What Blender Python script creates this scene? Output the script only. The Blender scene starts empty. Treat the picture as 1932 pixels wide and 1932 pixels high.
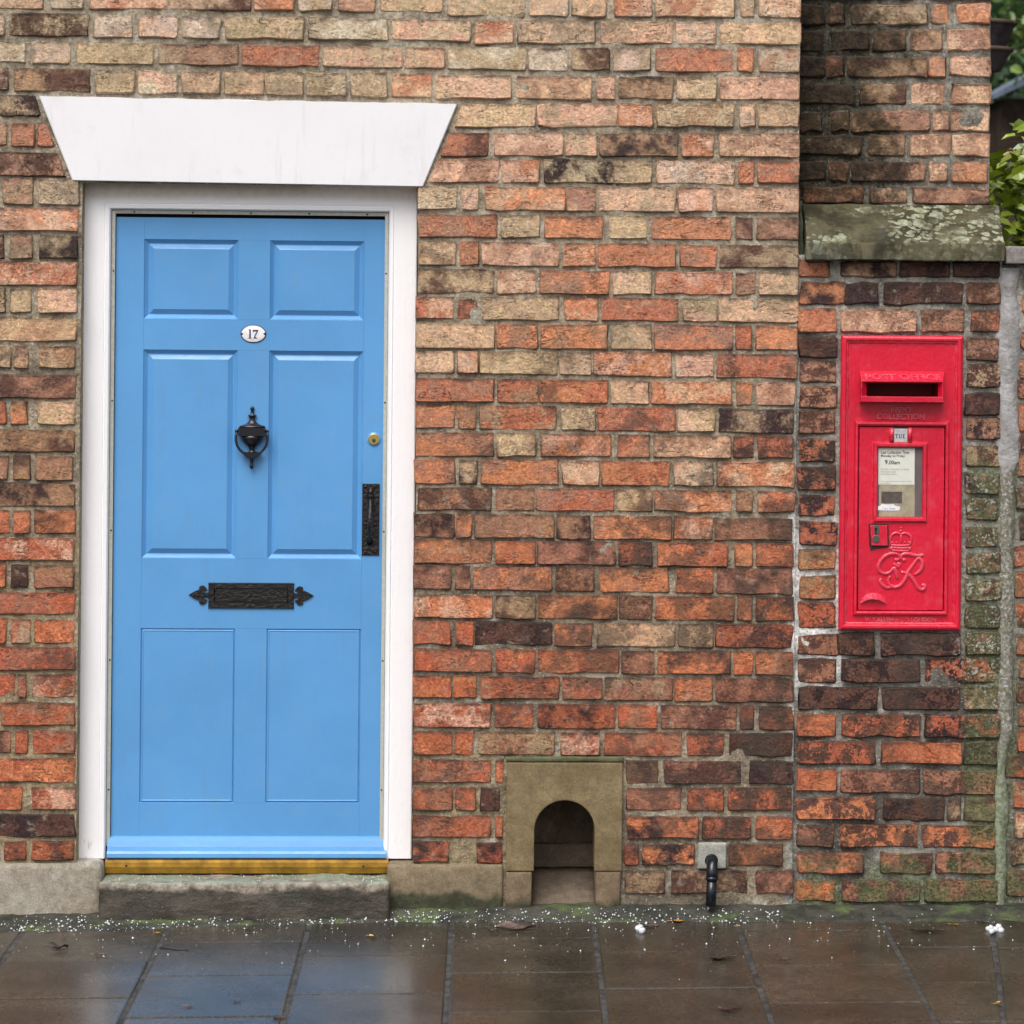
import bpy, bmesh, math, random
import numpy as np
from mathutils import Vector, Matrix, noise as mnoise

random.seed(17)
S = bpy.context.scene
COL = S.collection

# ------------------------------------------------------------------ camera
F_PX, CAM_D, CAM_H = 6118.0, 9.5, 1.778          # measured in a 1932 px wide picture
YAW, ROLL = math.radians(3.0), 0.0092
U0, V0 = 1256.0, 600.0                           # principal point
_w = Vector((math.sin(YAW), math.cos(YAW), 0))
_r0 = Vector((math.cos(YAW), -math.sin(YAW), 0)); _u0 = Vector((0, 0, 1))
_r = _r0 * math.cos(ROLL) + _u0 * math.sin(ROLL)
_q = _u0 * math.cos(ROLL) - _r0 * math.sin(ROLL)
CAM = Vector((0, -CAM_D, CAM_H))
cd = bpy.data.cameras.new('camera'); cam = bpy.data.objects.new('camera', cd); COL.objects.link(cam)
m = Matrix.Identity(4)
for i in range(3):
    m[i][0], m[i][1], m[i][2], m[i][3] = _r[i], _q[i], -_w[i], CAM[i]
cam.matrix_world = m
cd.sensor_fit = 'HORIZONTAL'; cd.sensor_width = 36.0; cd.lens = 36.0 * F_PX / 1932.0
cd.shift_x = -(U0 - 966.0) / 1932.0; cd.shift_y = -(966.0 - V0) / 1932.0
cd.clip_start = 0.1; cd.clip_end = 600.0
cd.dof.use_dof = True; cd.dof.focus_distance = 9.5; cd.dof.aperture_fstop = 4.0
S.camera = cam

# ------------------------------------------------------------------ light
SUN_EL, SUN_AZ = math.radians(54), math.radians(199)
W = bpy.data.worlds.new('World'); S.world = W; W.use_nodes = True
nt = W.node_tree; nt.nodes.clear()
sky = nt.nodes.new('ShaderNodeTexSky'); sky.sky_type = 'NISHITA'; sky.sun_disc = False
sky.sun_elevation = SUN_EL; sky.sun_rotation = SUN_AZ
sky.air_density = 1.0; sky.dust_density = 6.0; sky.ozone_density = 1.0
hs = nt.nodes.new('ShaderNodeHueSaturation'); hs.inputs['Saturation'].default_value = 0.30
bg = nt.nodes.new('ShaderNodeBackground'); bg.inputs['Strength'].default_value = 0.12
wo = nt.nodes.new('ShaderNodeOutputWorld')
nt.links.new(sky.outputs[0], hs.inputs['Color']); nt.links.new(hs.outputs[0], bg.inputs[0]); nt.links.new(bg.outputs[0], wo.inputs[0])
sd = bpy.data.lights.new('sun', 'SUN'); sd.energy = 1.3; sd.angle = math.radians(40); sd.color = (1.0, 0.965, 0.93)
sun = bpy.data.objects.new('sun', sd); COL.objects.link(sun)
_sd = Vector((math.sin(SUN_AZ) * math.cos(SUN_EL), math.cos(SUN_AZ) * math.cos(SUN_EL), math.sin(SUN_EL)))
sun.rotation_euler = _sd.to_track_quat('Z', 'Y').to_euler()
sun.location = _sd * 20
S.render.engine = 'CYCLES'
S.view_settings.view_transform = 'Standard'; S.view_settings.look = 'None'
S.view_settings.gamma = 1.0; S.view_settings.use_curve_mapping = False
S.view_settings.exposure = 0.36

# ------------------------------------------------------------------ picture measure -> world
K = 1932.0 / 2500.0
def ray(u, v):
    d = _w + _r * ((u - U0) / F_PX) - _q * ((v - V0) / F_PX)
    return d
def un(u, v, Y=0.0):                 # u, v in 1932 px units -> point on the plane y = Y
    d = ray(u, v); t = (Y + CAM_D) / d.y
    p = CAM + d * t
    return p
def nat(x, y, Y=0.0):                # photo pixels (2500)
    return un(x * K, y * K, Y)
GA, GB = 0.06, 0.008
_p = un(966, 1742, -0.10); GC = _p.z - GA * (-0.10) - GB * _p.x
def gz(x, y): return GA * y + GB * x + GC
def gnd(x, y):                       # photo pixels -> point on the pavement
    d = ray(x * K, y * K)
    t = (GA * CAM.y + GB * CAM.x + GC - CAM.z) / (d.z - GA * d.y - GB * d.x)
    return CAM + d * t

# ------------------------------------------------------------------ object helpers
LOC = {}
def props(o, label=None, cat=None, group=None, kind=None):
    if label: o['label'] = label
    if cat: o['category'] = cat
    if group: o['group'] = group
    if kind: o['kind'] = kind
    return o
def thing(name, loc, label, cat, group=None, kind=None):
    o = bpy.data.objects.new(name, None); COL.objects.link(o)
    o.location = loc; o.empty_display_size = 0.1
    LOC[o.name] = Vector(loc)
    return props(o, label, cat, group, kind)
def link(name, me, mats, parent=None, loc=None):
    """mesh in world coordinates -> object under parent (or on its own at loc)"""
    o = bpy.data.objects.new(name, me); COL.objects.link(o)
    L = LOC[parent.name] if parent else (Vector(loc) if loc is not None else Vector((0, 0, 0)))
    me.transform(Matrix.Translation(-L))
    if not isinstance(mats, (list, tuple)): mats = [mats]
    for mm in mats: me.materials.append(mm)
    if parent: o.parent = parent
    else: o.location = L
    LOC[o.name] = L
    return o

class MB:
    def __init__(self): self.v = []; self.f = []; self.mi = []; self.sm = []
    def add(self, vs, fs, mi=0, sm=False):
        b = len(self.v); self.v += [tuple(p) for p in vs]
        for f in fs: self.f.append([b + i for i in f]); self.mi.append(mi); self.sm.append(sm)
        return self
    def box(self, x0, x1, y0, y1, z0, z1, mi=0):
        vs = [(x, y, z) for z in (z0, z1) for y in (y0, y1) for x in (x0, x1)]
        return self.add(vs, [(0, 2, 3, 1), (4, 5, 7, 6), (0, 1, 5, 4), (2, 6, 7, 3), (0, 4, 6, 2), (1, 3, 7, 5)], mi)
    def rings(self, rings, close=True, cap0=False, cap1=False, mi=0, sm=False):
        n = len(rings[0]); vs = [p for r in rings for p in r]; fs = []
        for k in range(len(rings) - 1):
            for i in range(n if close else n - 1):
                j = (i + 1) % n
                fs.append((k * n + i, k * n + j, (k + 1) * n + j, (k + 1) * n + i))
        if cap0: fs.append(tuple(reversed(range(n))))
        if cap1: fs.append(tuple((len(rings) - 1) * n + i for i in range(n)))
        return self.add(vs, fs, mi, sm)
    def frame(self, x0, x1, z0, z1, prof, cap=False, mi=0, sm=False):
        """profile of (inset, y) swept round a rectangle, mitred"""
        rs = [[(x0 + a, y, z0 + a), (x1 - a, y, z0 + a), (x1 - a, y, z1 - a), (x0 + a, y, z1 - a)] for a, y in prof]
        return self.rings(rs, True, False, cap, mi, sm)
    def usweep(self, x0, x1, z0, z1, prof, mi=0):
        """profile swept up the left side, across the top, down the right side"""
        vs = []; n = len(prof)
        for a, y in prof: vs.append((x0 + a, y, z0))
        for a, y in prof: vs.append((x0 + a, y, z1 - a))
        for a, y in prof: vs.append((x1 - a, y, z1 - a))
        for a, y in prof: vs.append((x1 - a, y, z0))
        fs = []
        for s in range(3):
            for i in range(n - 1):
                fs.append((s * n + i, s * n + i + 1, (s + 1) * n + i + 1, (s + 1) * n + i))
        fs.append(tuple(range(n))); fs.append(tuple(reversed(range(3 * n, 4 * n))))
        return self.add(vs, fs, mi)
    def tube(self, pts, r, n=8, mi=0, flat=1.0, sm=True, caps=True):
        pts = [Vector(p) for p in pts]; rings = []
        for i, p in enumerate(pts):
            t = (pts[min(i + 1, len(pts) - 1)] - pts[max(i - 1, 0)]).normalized()
            a = Vector((0, 1, 0)) if abs(t.y) < 0.95 else Vector((1, 0, 0))
            b = t.cross(a).normalized(); a = b.cross(t).normalized()
            rr = r[i] if isinstance(r, (list, tuple)) else r
            rings.append([p + b * (rr * math.cos(k * 2 * math.pi / n)) + a * (rr * flat * math.sin(k * 2 * math.pi / n)) for k in range(n)])
        return self.rings(rings, True, caps, caps, mi, sm)
    def ball(self, c, r, mi=0, n=8, sy=1.0):
        c = Vector(c); rings = []
        for k in range(1, n // 2):
            th = math.pi * k / (n // 2)
            rings.append([c + Vector((r * math.sin(th) * math.cos(a * 2 * math.pi / n), sy * r * math.sin(th) * math.sin(a * 2 * math.pi / n), r * math.cos(th))) for a in range(n)])
        return self.rings(rings, True, True, True, mi, True)
    def lathe(self, prof, cx, cy, n=16, sy=1.0, mi=0):
        """(z, radius) about a vertical axis"""
        rings = [[(cx + r * math.cos(2 * math.pi * k / n), cy + sy * r * math.sin(2 * math.pi * k / n), z) for k in range(n)] for z, r in prof]
        return self.rings(rings, True, True, True, mi, True)
    def plate(self, pts, y_back, y_front, ch=0.0, mi=0):
        """outline (x, z), counter-clockwise or not, extruded towards the street with a small chamfer"""
        cx = sum(p[0] for p in pts) / len(pts); cz = sum(p[1] for p in pts) / len(pts)
        def ins(p, d):
            dx, dz = cx - p[0], cz - p[1]; l = math.hypot(dx, dz) or 1
            return (p[0] + dx / l * d, p[1] + dz / l * d)
        r = [[(x, y_back, z) for x, z in pts], [(x, y_front + ch, z) for x, z in pts]]
        if ch: r.append([(ins(p, ch)[0], y_front, ins(p, ch)[1]) for p in pts])
        return self.rings(r, True, False, True, mi)
    def mesh(self, name='m', fix=True):
        me = bpy.data.meshes.new(name); me.from_pydata(self.v, [], self.f)
        me.polygons.foreach_set('material_index', self.mi); me.polygons.foreach_set('use_smooth', self.sm)
        if fix:
            bm = bmesh.new(); bm.from_mesh(me); bmesh.ops.recalc_face_normals(bm, faces=bm.faces); bm.to_mesh(me); bm.free()
        me.update(); return me
    def build(self, name, mats, parent=None, loc=None): return link(name, self.mesh(name), mats, parent, loc)

def bevel_mesh(me, w, seg=2, ang=0.5):
    bm = bmesh.new(); bm.from_mesh(me); bmesh.ops.remove_doubles(bm, verts=bm.verts, dist=1e-6)
    es = [e for e in bm.edges if len(e.link_faces) == 2 and e.calc_face_angle(0) > ang]
    bmesh.ops.bevel(bm, geom=es, offset=w, segments=seg, profile=0.6, affect='EDGES', clamp_overlap=True)
    bm.to_mesh(me); bm.free(); return me
def rough(me, cell, amp, freq, seed=0, keep_back=None, smooth=True):
    """cut a closed mesh finely and push its skin in and out"""
    bm = bmesh.new(); bm.from_mesh(me)
    for _ in range(8):
        es = [e for e in bm.edges if e.calc_length() > cell * 1.5]
        if not es: break
        bmesh.ops.subdivide_edges(bm, edges=es, cuts=1, use_grid_fill=True)
    bmesh.ops.triangulate(bm, faces=bm.faces)
    bm.normal_update(); o = Vector((seed * 3.7, seed * 1.3, seed * 7.1))
    mv = []
    for v in bm.verts:
        d = (mnoise.fractal(v.co * freq + o, 1.0, 2.0, 4) * 0.8 + 0.25 * mnoise.noise(v.co * freq * 6 + o)) * amp
        mv.append((v, v.normal * d))
    for v, d in mv: v.co += d
    for f in bm.faces: f.smooth = smooth
    bm.to_mesh(me); bm.free(); return me
def text_mb(mb, s, size, x, z, y, mi=0, thick=0.0, align='CENTER', sx=1.0, bold=0.0):
    cu = bpy.data.curves.new('t', 'FONT'); cu.body = s; cu.size = size; cu.align_x = align; cu.align_y = 'CENTER'
    cu.extrude = thick; cu.offset = bold; cu.resolution_u = 3
    o = bpy.data.objects.new('t', cu); COL.objects.link(o)
    dg = bpy.context.evaluated_depsgraph_get(); me = o.evaluated_get(dg).to_mesh()
    vs = [(x + p.co.x * sx, y - p.co.z, z + p.co.y) for p in me.vertices]
    fs = [tuple(p.vertices) for p in me.polygons]
    o.evaluated_get(dg).to_mesh_clear(); bpy.data.objects.remove(o); bpy.data.curves.remove(cu)
    mb.add(vs, fs, mi); return mb

# ------------------------------------------------------------------ material helpers
class NT:
    def __init__(self, name):
        self.m = bpy.data.materials.new(name); self.m.use_nodes = True; self.t = self.m.node_tree
        self.b = self.t.nodes['Principled BSDF']; self._pos = None
    def n(self, ty, **kw):
        x = self.t.nodes.new(ty)
        for k, v in kw.items(): setattr(x, k, v)
        return x
    def put(self, sock, v):
        if hasattr(v, 'is_output') or isinstance(v, bpy.types.NodeSocket): self.t.links.new(v, sock)
        elif v is not None:
            if sock.type == 'RGBA' and len(v) == 3: v = (*v, 1)
            sock.default_value = v
    def pos(self):
        if not self._pos: self._pos = self.n('ShaderNodeNewGeometry').outputs['Position']
        return self._pos
    def noise(self, scale, detail=5, rough=0.6, dist=0.0, off=None, vec=None, stretch=None):
        v = vec or self.pos()
        if off or stretch:
            mp = self.n('ShaderNodeMapping'); self.t.links.new(v, mp.inputs[0])
            if off: mp.inputs['Location'].default_value = off
            if stretch: mp.inputs['Scale'].default_value = stretch
            v = mp.outputs[0]
        x = self.n('ShaderNodeTexNoise'); self.t.links.new(v, x.inputs['Vector'])
        x.inputs['Scale'].default_value = scale; x.inputs['Detail'].default_value = detail
        x.inputs['Roughness'].default_value = rough; x.inputs['Distortion'].default_value = dist
        return x.outputs[0]
    def ramp(self, v, a, b, lo=0.0, hi=1.0, smooth=True):
        x = self.n('ShaderNodeMapRange'); x.interpolation_type = 'SMOOTHSTEP' if smooth else 'LINEAR'
        self.put(x.inputs[0], v)
        for i, k in enumerate((a, b, lo, hi)): x.inputs[i + 1].default_value = k
        return x.outputs[0]
    def math(self, op, a, b=None):
        x = self.n('ShaderNodeMath', operation=op); self.put(x.inputs[0], a)
        if b is not None: self.put(x.inputs[1], b)
        return x.outputs[0]
    def mix(self, fac, a, b, mode='MIX'):
        x = self.n('ShaderNodeMix', data_type='RGBA', blend_type=mode)
        self.put(x.inputs[0], fac); self.put(x.inputs[6], a); self.put(x.inputs[7], b)
        return x.outputs[2]
    def attr(self, name, out='Color'):
        x = self.n('ShaderNodeAttribute', attribute_name=name); return x.outputs[out]
    def sep(self, v):
        x = self.n('ShaderNodeSeparateXYZ'); self.put(x.inputs[0], v); return x.outputs
    def bump(self, h, dist, strength=1.0, normal=None):
        x = self.n('ShaderNodeBump'); x.inputs['Strength'].default_value = strength; x.inputs['Distance'].default_value = dist
        self.put(x.inputs['Height'], h)
        if normal is not None: self.put(x.inputs['Normal'], normal)
        return x.outputs[0]
    def done(self, color, rough, normal=None, metal=0.0, **kw):
        self.put(self.b.inputs['Base Color'], color); self.put(self.b.inputs['Roughness'], rough)
        self.put(self.b.inputs['Metallic'], metal)
        if normal is not None: self.put(self.b.inputs['Normal'], normal)
        for k, v in kw.items(): self.put(self.b.inputs[k.replace('_', ' ')], v)
        return self.m

def moss_mask(N):
    """algae that grows low on the pillar and along its cement strip"""
    p = N.sep(N.pos())
    low = N.ramp(p[2], 0.10, 0.42, 1.0, 0.0); east = N.ramp(p[0], 0.45, 1.15)
    n = N.noise(9, 6, 0.65)
    base = N.ramp(N.math('ADD', N.math('MULTIPLY', N.math('MULTIPLY', low, east), 0.36), N.math('MULTIPLY', n, 0.9)), 0.72, 0.86)
    strip = N.ramp(p[0], 1.33, 1.41); n2 = N.noise(16, 7, 0.7, off=(3, 1, 2))
    hi = N.ramp(p[2], 1.32, 1.42, 1.0, 0.0)
    side = N.math('MULTIPLY', N.ramp(N.math('ADD', N.math('MULTIPLY', strip, 0.33), N.math('MULTIPLY', n2, 0.7)), 0.58, 0.70), N.math('MULTIPLY', N.math('MULTIPLY', hi, strip), N.ramp(p[0], 1.52, 1.57, 1.0, 0.12)))
    return N.math('MAXIMUM', base, N.math('MULTIPLY', side, 0.85))

def m_brick():
    N = NT('old_brick')
    a, b = N.attr('ca'), N.attr('cb')
    n1 = N.noise(10, 12, 0.66, 0.25); n2 = N.noise(46, 9, 0.72, off=(5, 2, 1)); n3 = N.noise(26, 9, 0.70, 0.2, off=(1, 8, 3))
    f1 = N.noise(125, 6, 0.68, off=(2, 2, 9)); f2 = N.noise(300, 3, 0.6, off=(6, 1, 2)); n5 = N.noise(30, 4, 0.55, 1.2, off=(7, 7, 1), stretch=(0.45, 1, 1.6))
    pw = N.sep(N.pos()); wet = N.math('MULTIPLY', N.ramp(pw[0], 0.86, 0.90), N.ramp(pw[2], 1.65, 1.75, 1, 0))
    soft = N.ramp(N.math('ADD', n1, N.math('MULTIPLY', N.math('SUBTRACT', f1, 0.5), 0.22)), 0.43, 0.60)
    flaky = N.ramp(N.math('ADD', N.noise(19, 10, 0.72, 0.3, off=(2, 7, 7)), N.math('MULTIPLY', N.math('SUBTRACT', f1, 0.5), 0.34)), 0.47, 0.52)
    mk = N.math('ADD', N.math('MULTIPLY', soft, N.math('SUBTRACT', 1.0, wet)), N.math('MULTIPLY', flaky, wet))
    c = N.mix(mk, a, b)
    n6 = N.noise(34, 8, 0.7, 0.3, off=(11, 5, 2)); fresh = N.ramp(N.math('ADD', n6, N.math('MULTIPLY', N.math('SUBTRACT', f1, 0.5), 0.3)), 0.56, 0.60)
    c = N.mix(N.math('MULTIPLY', fresh, 0.55), c, N.mix(1.0, c, (1.55, 1.38, 1.25), 'MULTIPLY'))           # spalled, cleaner skin
    c = N.mix(1.0, c, N.ramp(n2, 0.28, 0.72, 0.72, 1.30, False), 'MULTIPLY')
    c = N.mix(1.0, c, N.ramp(f1, 0.30, 0.70, 0.66, 1.34, False), 'MULTIPLY')
    c = N.mix(N.math('MULTIPLY', N.ramp(n3, 0.56, 0.66, 0, 0.40), N.math('SUBTRACT', 1.0, N.math('MULTIPLY', wet, 0.65))), c, (0.54, 0.45, 0.35))                      # lime bloom
    soot = N.noise(5.5, 11, 0.74, 0.2, off=(9, 1, 4))
    c = N.mix(N.math('MULTIPLY', N.ramp(N.math('ADD', soot, N.math('MULTIPLY', N.math('MULTIPLY', N.ramp(pw[0], -0.25, 0.35), N.ramp(pw[2], 1.15, 1.45, 1, 0)), 0.065)), 0.54, 0.63, 0, 0.66), N.ramp(pw[2], 1.5, 2.3, 1.0, 0.50)), c, (0.085, 0.062, 0.05))
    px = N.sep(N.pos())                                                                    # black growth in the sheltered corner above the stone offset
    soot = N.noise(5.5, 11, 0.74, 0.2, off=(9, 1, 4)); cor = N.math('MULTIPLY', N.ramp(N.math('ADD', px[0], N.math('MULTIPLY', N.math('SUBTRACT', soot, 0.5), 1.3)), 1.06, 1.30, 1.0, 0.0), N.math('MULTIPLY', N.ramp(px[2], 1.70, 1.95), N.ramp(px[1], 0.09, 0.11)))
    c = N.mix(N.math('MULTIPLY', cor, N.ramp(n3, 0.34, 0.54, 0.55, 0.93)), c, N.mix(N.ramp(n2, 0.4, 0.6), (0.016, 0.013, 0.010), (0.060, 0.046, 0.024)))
    crack = N.ramp(N.math('ABSOLUTE', N.math('SUBTRACT', n5, 0.5)), 0.0, 0.014, 1.0, 0.0)
    crack = N.math('MULTIPLY', crack, N.ramp(N.noise(12, 3, 0.5, off=(4, 4, 4)), 0.50, 0.58))
    pits = N.math('MAXIMUM', N.ramp(f1, 0.28, 0.36, 1.0, 0.0), N.ramp(f2, 0.26, 0.33, 0.8, 0.0))
    dk = N.math('MAXIMUM', N.math('MULTIPLY', crack, 0.85), N.math('MULTIPLY', pits, 0.6))
    c = N.mix(dk, c, (0.05, 0.036, 0.03))
    # mortar smeared over the arrises, soot caught along the upper edge
    d0, d1 = N.sep(N.attr('d0', 'Vector')), N.sep(N.attr('d1', 'Vector'))
    e = N.math('MINIMUM', N.math('MINIMUM', d0[0], d0[1]), N.math('MINIMUM', d1[0], d1[1]))
    rag = N.math('MULTIPLY', N.math('SUBTRACT', n2, 0.5), 0.030)
    top = N.ramp(N.math('ADD', d1[1], N.math('MULTIPLY', N.math('SUBTRACT', n3, 0.5), 0.05)), 0.0, 0.014, 0.75, 0.0)
    c = N.mix(top, c, (0.075, 0.058, 0.048))
    rim = N.ramp(N.math('ADD', e, N.math('MULTIPLY', N.math('SUBTRACT', N.noise(20, 9, 0.72, off=(6, 2, 8)), 0.5), 0.085)), -0.004, 0.009, 0.62, 0.0)
    c = N.mix(N.math('MULTIPLY', rim, N.ramp(N.sep(N.pos())[2], 1.5, 2.2, 1.0, 0.6)), c, N.mix(0.25, (0.075, 0.052, 0.045), c))
    sm = N.ramp(N.math('ADD', e, rag), -0.0015, 0.0010, 1.0, 0.0)
    c = N.mix(sm, c, N.mix(N.ramp(f1, 0.35, 0.65), (0.22, 0.175, 0.12), (0.47, 0.39, 0.28)))
    mo = moss_mask(N)
    c = N.mix(N.math('MULTIPLY', mo, 0.80), c, N.mix(N.ramp(f1, 0.35, 0.65), (0.065, 0.075, 0.028), (0.19, 0.22, 0.11)))
    lich = N.math('MULTIPLY', N.math('MULTIPLY', N.math('MULTIPLY', N.ramp(px[0], 1.33, 1.40), N.ramp(px[0], 1.52, 1.57, 1.0, 0.15)), N.ramp(px[2], 1.36, 1.28, 0, 1)), N.math('MULTIPLY', N.ramp(px[2], 0.45, 0.75), N.ramp(N.math('ADD', N.math('MULTIPLY', f1, 0.6), N.math('MULTIPLY', n3, 0.4)), 0.53, 0.58)))
    c = N.mix(N.math('MULTIPLY', lich, 0.85), c, (0.50, 0.52, 0.47))
    h = N.math('ADD', N.math('MULTIPLY', n1, 0.9), N.math('MULTIPLY', n2, 0.6))
    h = N.math('ADD', h, N.math('MULTIPLY', f1, 0.55)); h = N.math('ADD', h, N.math('MULTIPLY', fresh, -0.10)); h = N.math('SUBTRACT', h, N.math('MULTIPLY', dk, 0.30))
    h = N.math('ADD', h, N.math('MULTIPLY', sm, 0.15))
    return N.done(c, N.ramp(n2, 0.3, 0.7, 0.78, 0.98), N.bump(h, 0.014, 1.0), Specular_IOR_Level=0.22)
def m_mortar():
    N = NT('lime_mortar')
    n1 = N.noise(70, 8, 0.75); n2 = N.noise(150, 4, 0.65, off=(4, 1, 1)); n3 = N.noise(11, 8, 0.68, off=(1, 5, 2))
    c = N.mix(1.0, N.attr('ca'), N.ramp(n1, 0.32, 0.68, 0.42, 1.55, False), 'MULTIPLY')
    c = N.mix(N.ramp(n3, 0.48, 0.66, 0, 0.62), c, (0.11, 0.095, 0.075))
    c = N.mix(N.ramp(n2, 0.61, 0.65, 0, 0.85), c, (0.66, 0.62, 0.55))
    c = N.mix(N.ramp(n2, 0.31, 0.36, 0.8, 0), c, (0.045, 0.04, 0.036))
    c = N.mix(N.math('MULTIPLY', moss_mask(N), 0.75), c, N.mix(N.ramp(n1, 0.4, 0.6), (0.09, 0.11, 0.04), (0.26, 0.31, 0.20)))
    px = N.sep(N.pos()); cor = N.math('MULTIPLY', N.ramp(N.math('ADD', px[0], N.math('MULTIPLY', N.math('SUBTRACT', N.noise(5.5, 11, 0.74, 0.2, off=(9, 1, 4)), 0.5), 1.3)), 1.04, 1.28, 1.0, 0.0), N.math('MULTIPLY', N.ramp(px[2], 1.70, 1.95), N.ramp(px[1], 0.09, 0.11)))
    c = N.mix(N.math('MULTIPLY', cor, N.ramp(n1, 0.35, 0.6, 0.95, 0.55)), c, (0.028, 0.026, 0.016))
    h = N.math('ADD', n1, N.math('MULTIPLY', n2, 0.5))
    return N.done(c, 0.95, N.bump(h, 0.009, 1.0), Specular_IOR_Level=0.15)
def m_stone(name, c0, c1, c2=None, green=None, speck=0.5, bd=0.004, rgh=0.85, gz0=0.0, gz1=0.08, sc=1.0):
    """c0..c1 mottle, c2 lighter patches, green = algae colour rising to between gz0 and gz1"""
    N = NT(name)
    n1 = N.noise(7 * sc, 8, 0.65, 0.3); n2 = N.noise(120, 4, 0.65, off=(2, 1, 5)); n3 = N.noise(5 * sc, 6, 0.6, 0.2, off=(8, 3, 1)); n4 = N.noise(36, 6, 0.7, off=(1, 2, 2))
    c = N.mix(N.ramp(n1, 0.36, 0.64), c0, c1)
    if c2: c = N.mix(N.ramp(n3, 0.52, 0.66), c, c2)
    c = N.mix(1.0, c, N.ramp(n4, 0.28, 0.72, 0.70, 1.32, False), 'MULTIPLY'); c = N.mix(1.0, c, N.ramp(N.noise(230, 4, 0.65, off=(7, 2, 2)), 0.3, 0.7, 0.74, 1.28, False), 'MULTIPLY')
    c = N.mix(N.ramp(n2, 0.66, 0.74, 0, speck), c, (0.5, 0.42, 0.3)); c = N.mix(N.ramp(n2, 0.28, 0.36, speck, 0), c, (0.05, 0.042, 0.035))
    if green:
        z = N.math('ADD', N.sep(N.pos())[2], N.math('MULTIPLY', N.math('SUBTRACT', N.noise(8, 6, 0.6, off=(1, 1, 7)), 0.5), 0.10))
        c = N.mix(N.ramp(z, gz0, gz1, 0.92, 0), c, N.mix(N.ramp(n4, 0.4, 0.65), green, tuple(k * 1.9 for k in green)))
    h = N.math('ADD', N.math('MULTIPLY', n4, 1.0), N.math('MULTIPLY', n2, 0.3))
    return N.done(c, rgh, N.bump(h, bd, 0.9), Specular_IOR_Level=0.3)
def m_paint(name, col, rgh=0.4, var=0.08, bd=0.0015, dirt=None, coat=0.0, chips=None, edge=None, streak=None):
    N = NT(name)
    n1 = N.noise(3, 5, 0.55); n2 = N.noise(60, 5, 0.6, off=(1, 2, 3)); n3 = N.noise(160, 3, 0.5, stretch=(1, 1, 0.08)); n4 = N.noise(13, 8, 0.7, off=(5, 6, 1))
    c = N.mix(1.0, col, N.ramp(n1, 0.3, 0.7, 1 - var, 1 + var, False), 'MULTIPLY')
    if dirt:
        d = N.ramp(n4, 0.54, 0.74, 0, dirt[3]); c = N.mix(d, c, dirt[:3])
    if streak:
        st = N.noise(22, 8, 0.7, stretch=(1, 1, 0.10), off=(3, 1, 1)); c = N.mix(N.ramp(st, 0.54, 0.72, 0, streak[3]), c, streak[:3])
        sp = N.noise(170, 4, 0.6, off=(8, 1, 1)); c = N.mix(N.ramp(sp, 0.69, 0.73, 0, streak[3] * 1.6), c, streak[:3])
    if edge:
        bv = N.n('ShaderNodeBevel', samples=4); bv.inputs['Radius'].default_value = 0.003            # paler edges: sky reflections painted into the colour, with some wear
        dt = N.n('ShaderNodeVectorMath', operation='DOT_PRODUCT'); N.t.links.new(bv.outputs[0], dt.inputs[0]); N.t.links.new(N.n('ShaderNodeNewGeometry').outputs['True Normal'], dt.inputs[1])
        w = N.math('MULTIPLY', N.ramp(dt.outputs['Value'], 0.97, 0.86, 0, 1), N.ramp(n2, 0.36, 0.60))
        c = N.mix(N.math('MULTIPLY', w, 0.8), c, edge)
    if chips:
        k = N.ramp(N.noise(38, 6, 0.65, off=(2, 9, 4)), 0.695, 0.715); c = N.mix(k, c, chips)
    h = N.math('ADD', N.math('MULTIPLY', n2, 0.6), N.math('MULTIPLY', n3, 0.5))
    return N.done(c, N.ramp(n4, 0.3, 0.7, rgh - 0.08, rgh + 0.14), N.bump(h, bd, 0.6), Coat_Weight=coat)
def m_plain(name, col, rgh=0.5, metal=0.0, bsc=80, bd=0.0, var=0.15):
    N = NT(name)
    n = N.noise(bsc, 5, 0.6)
    c = N.mix(1.0, col, N.ramp(n, 0.3, 0.7, 1 - var, 1 + var, False), 'MULTIPLY')
    return N.done(c, rgh, N.bump(n, bd, 1.0) if bd else None, metal)

# ------------------------------------------------------------------ materials
BRICK, MORTAR = m_brick(), m_mortar()
WHITE = m_paint('white_gloss_paint', (0.80, 0.79, 0.81), 0.38, 0.03, 0.0012, (0.55, 0.50, 0.46, 0.12))
LINTEL = m_paint('white_masonry_paint', (0.80, 0.79, 0.815), 0.65, 0.03, 0.002, (0.62, 0.58, 0.56, 0.25), 0.0, None, None, (0.52, 0.48, 0.45, 0.30))
BLUE = m_paint('blue_gloss_paint', (0.100, 0.315, 0.635), 0.36, 0.07, 0.0014, (0.125, 0.31, 0.54, 0.55), 0.15, None, None, (0.13, 0.27, 0.47, 0.35))
RELIEF = m_paint('pale_red_relief', (0.64, 0.030, 0.070), 0.30, 0.12, 0.003, (0.66, 0.16, 0.20, 0.7), 0.15, (0.14, 0.05, 0.05), (0.70, 0.30, 0.33))  # paler red for raised parts; edge colour carries painted sky reflections
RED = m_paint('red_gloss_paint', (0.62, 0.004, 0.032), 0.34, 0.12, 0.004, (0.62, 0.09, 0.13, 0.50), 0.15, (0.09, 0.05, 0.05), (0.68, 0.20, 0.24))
REDIN = m_plain('dark_red_inside', (0.25, 0.006, 0.01), 0.6)
IRON = m_plain('black_cast_iron', (0.007, 0.005, 0.005), 0.26, 0.0, 95, 0.004, 0.5)
SATIN = m_plain('black_satin_iron', (0.007, 0.007, 0.011), 0.30, 0.0, 30, 0.0005)
BRASS = m_plain('brass', (0.55, 0.42, 0.14), 0.35, 0.8)
STEEL = m_plain('dull_steel', (0.12, 0.11, 0.10), 0.5, 0.6)
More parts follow.
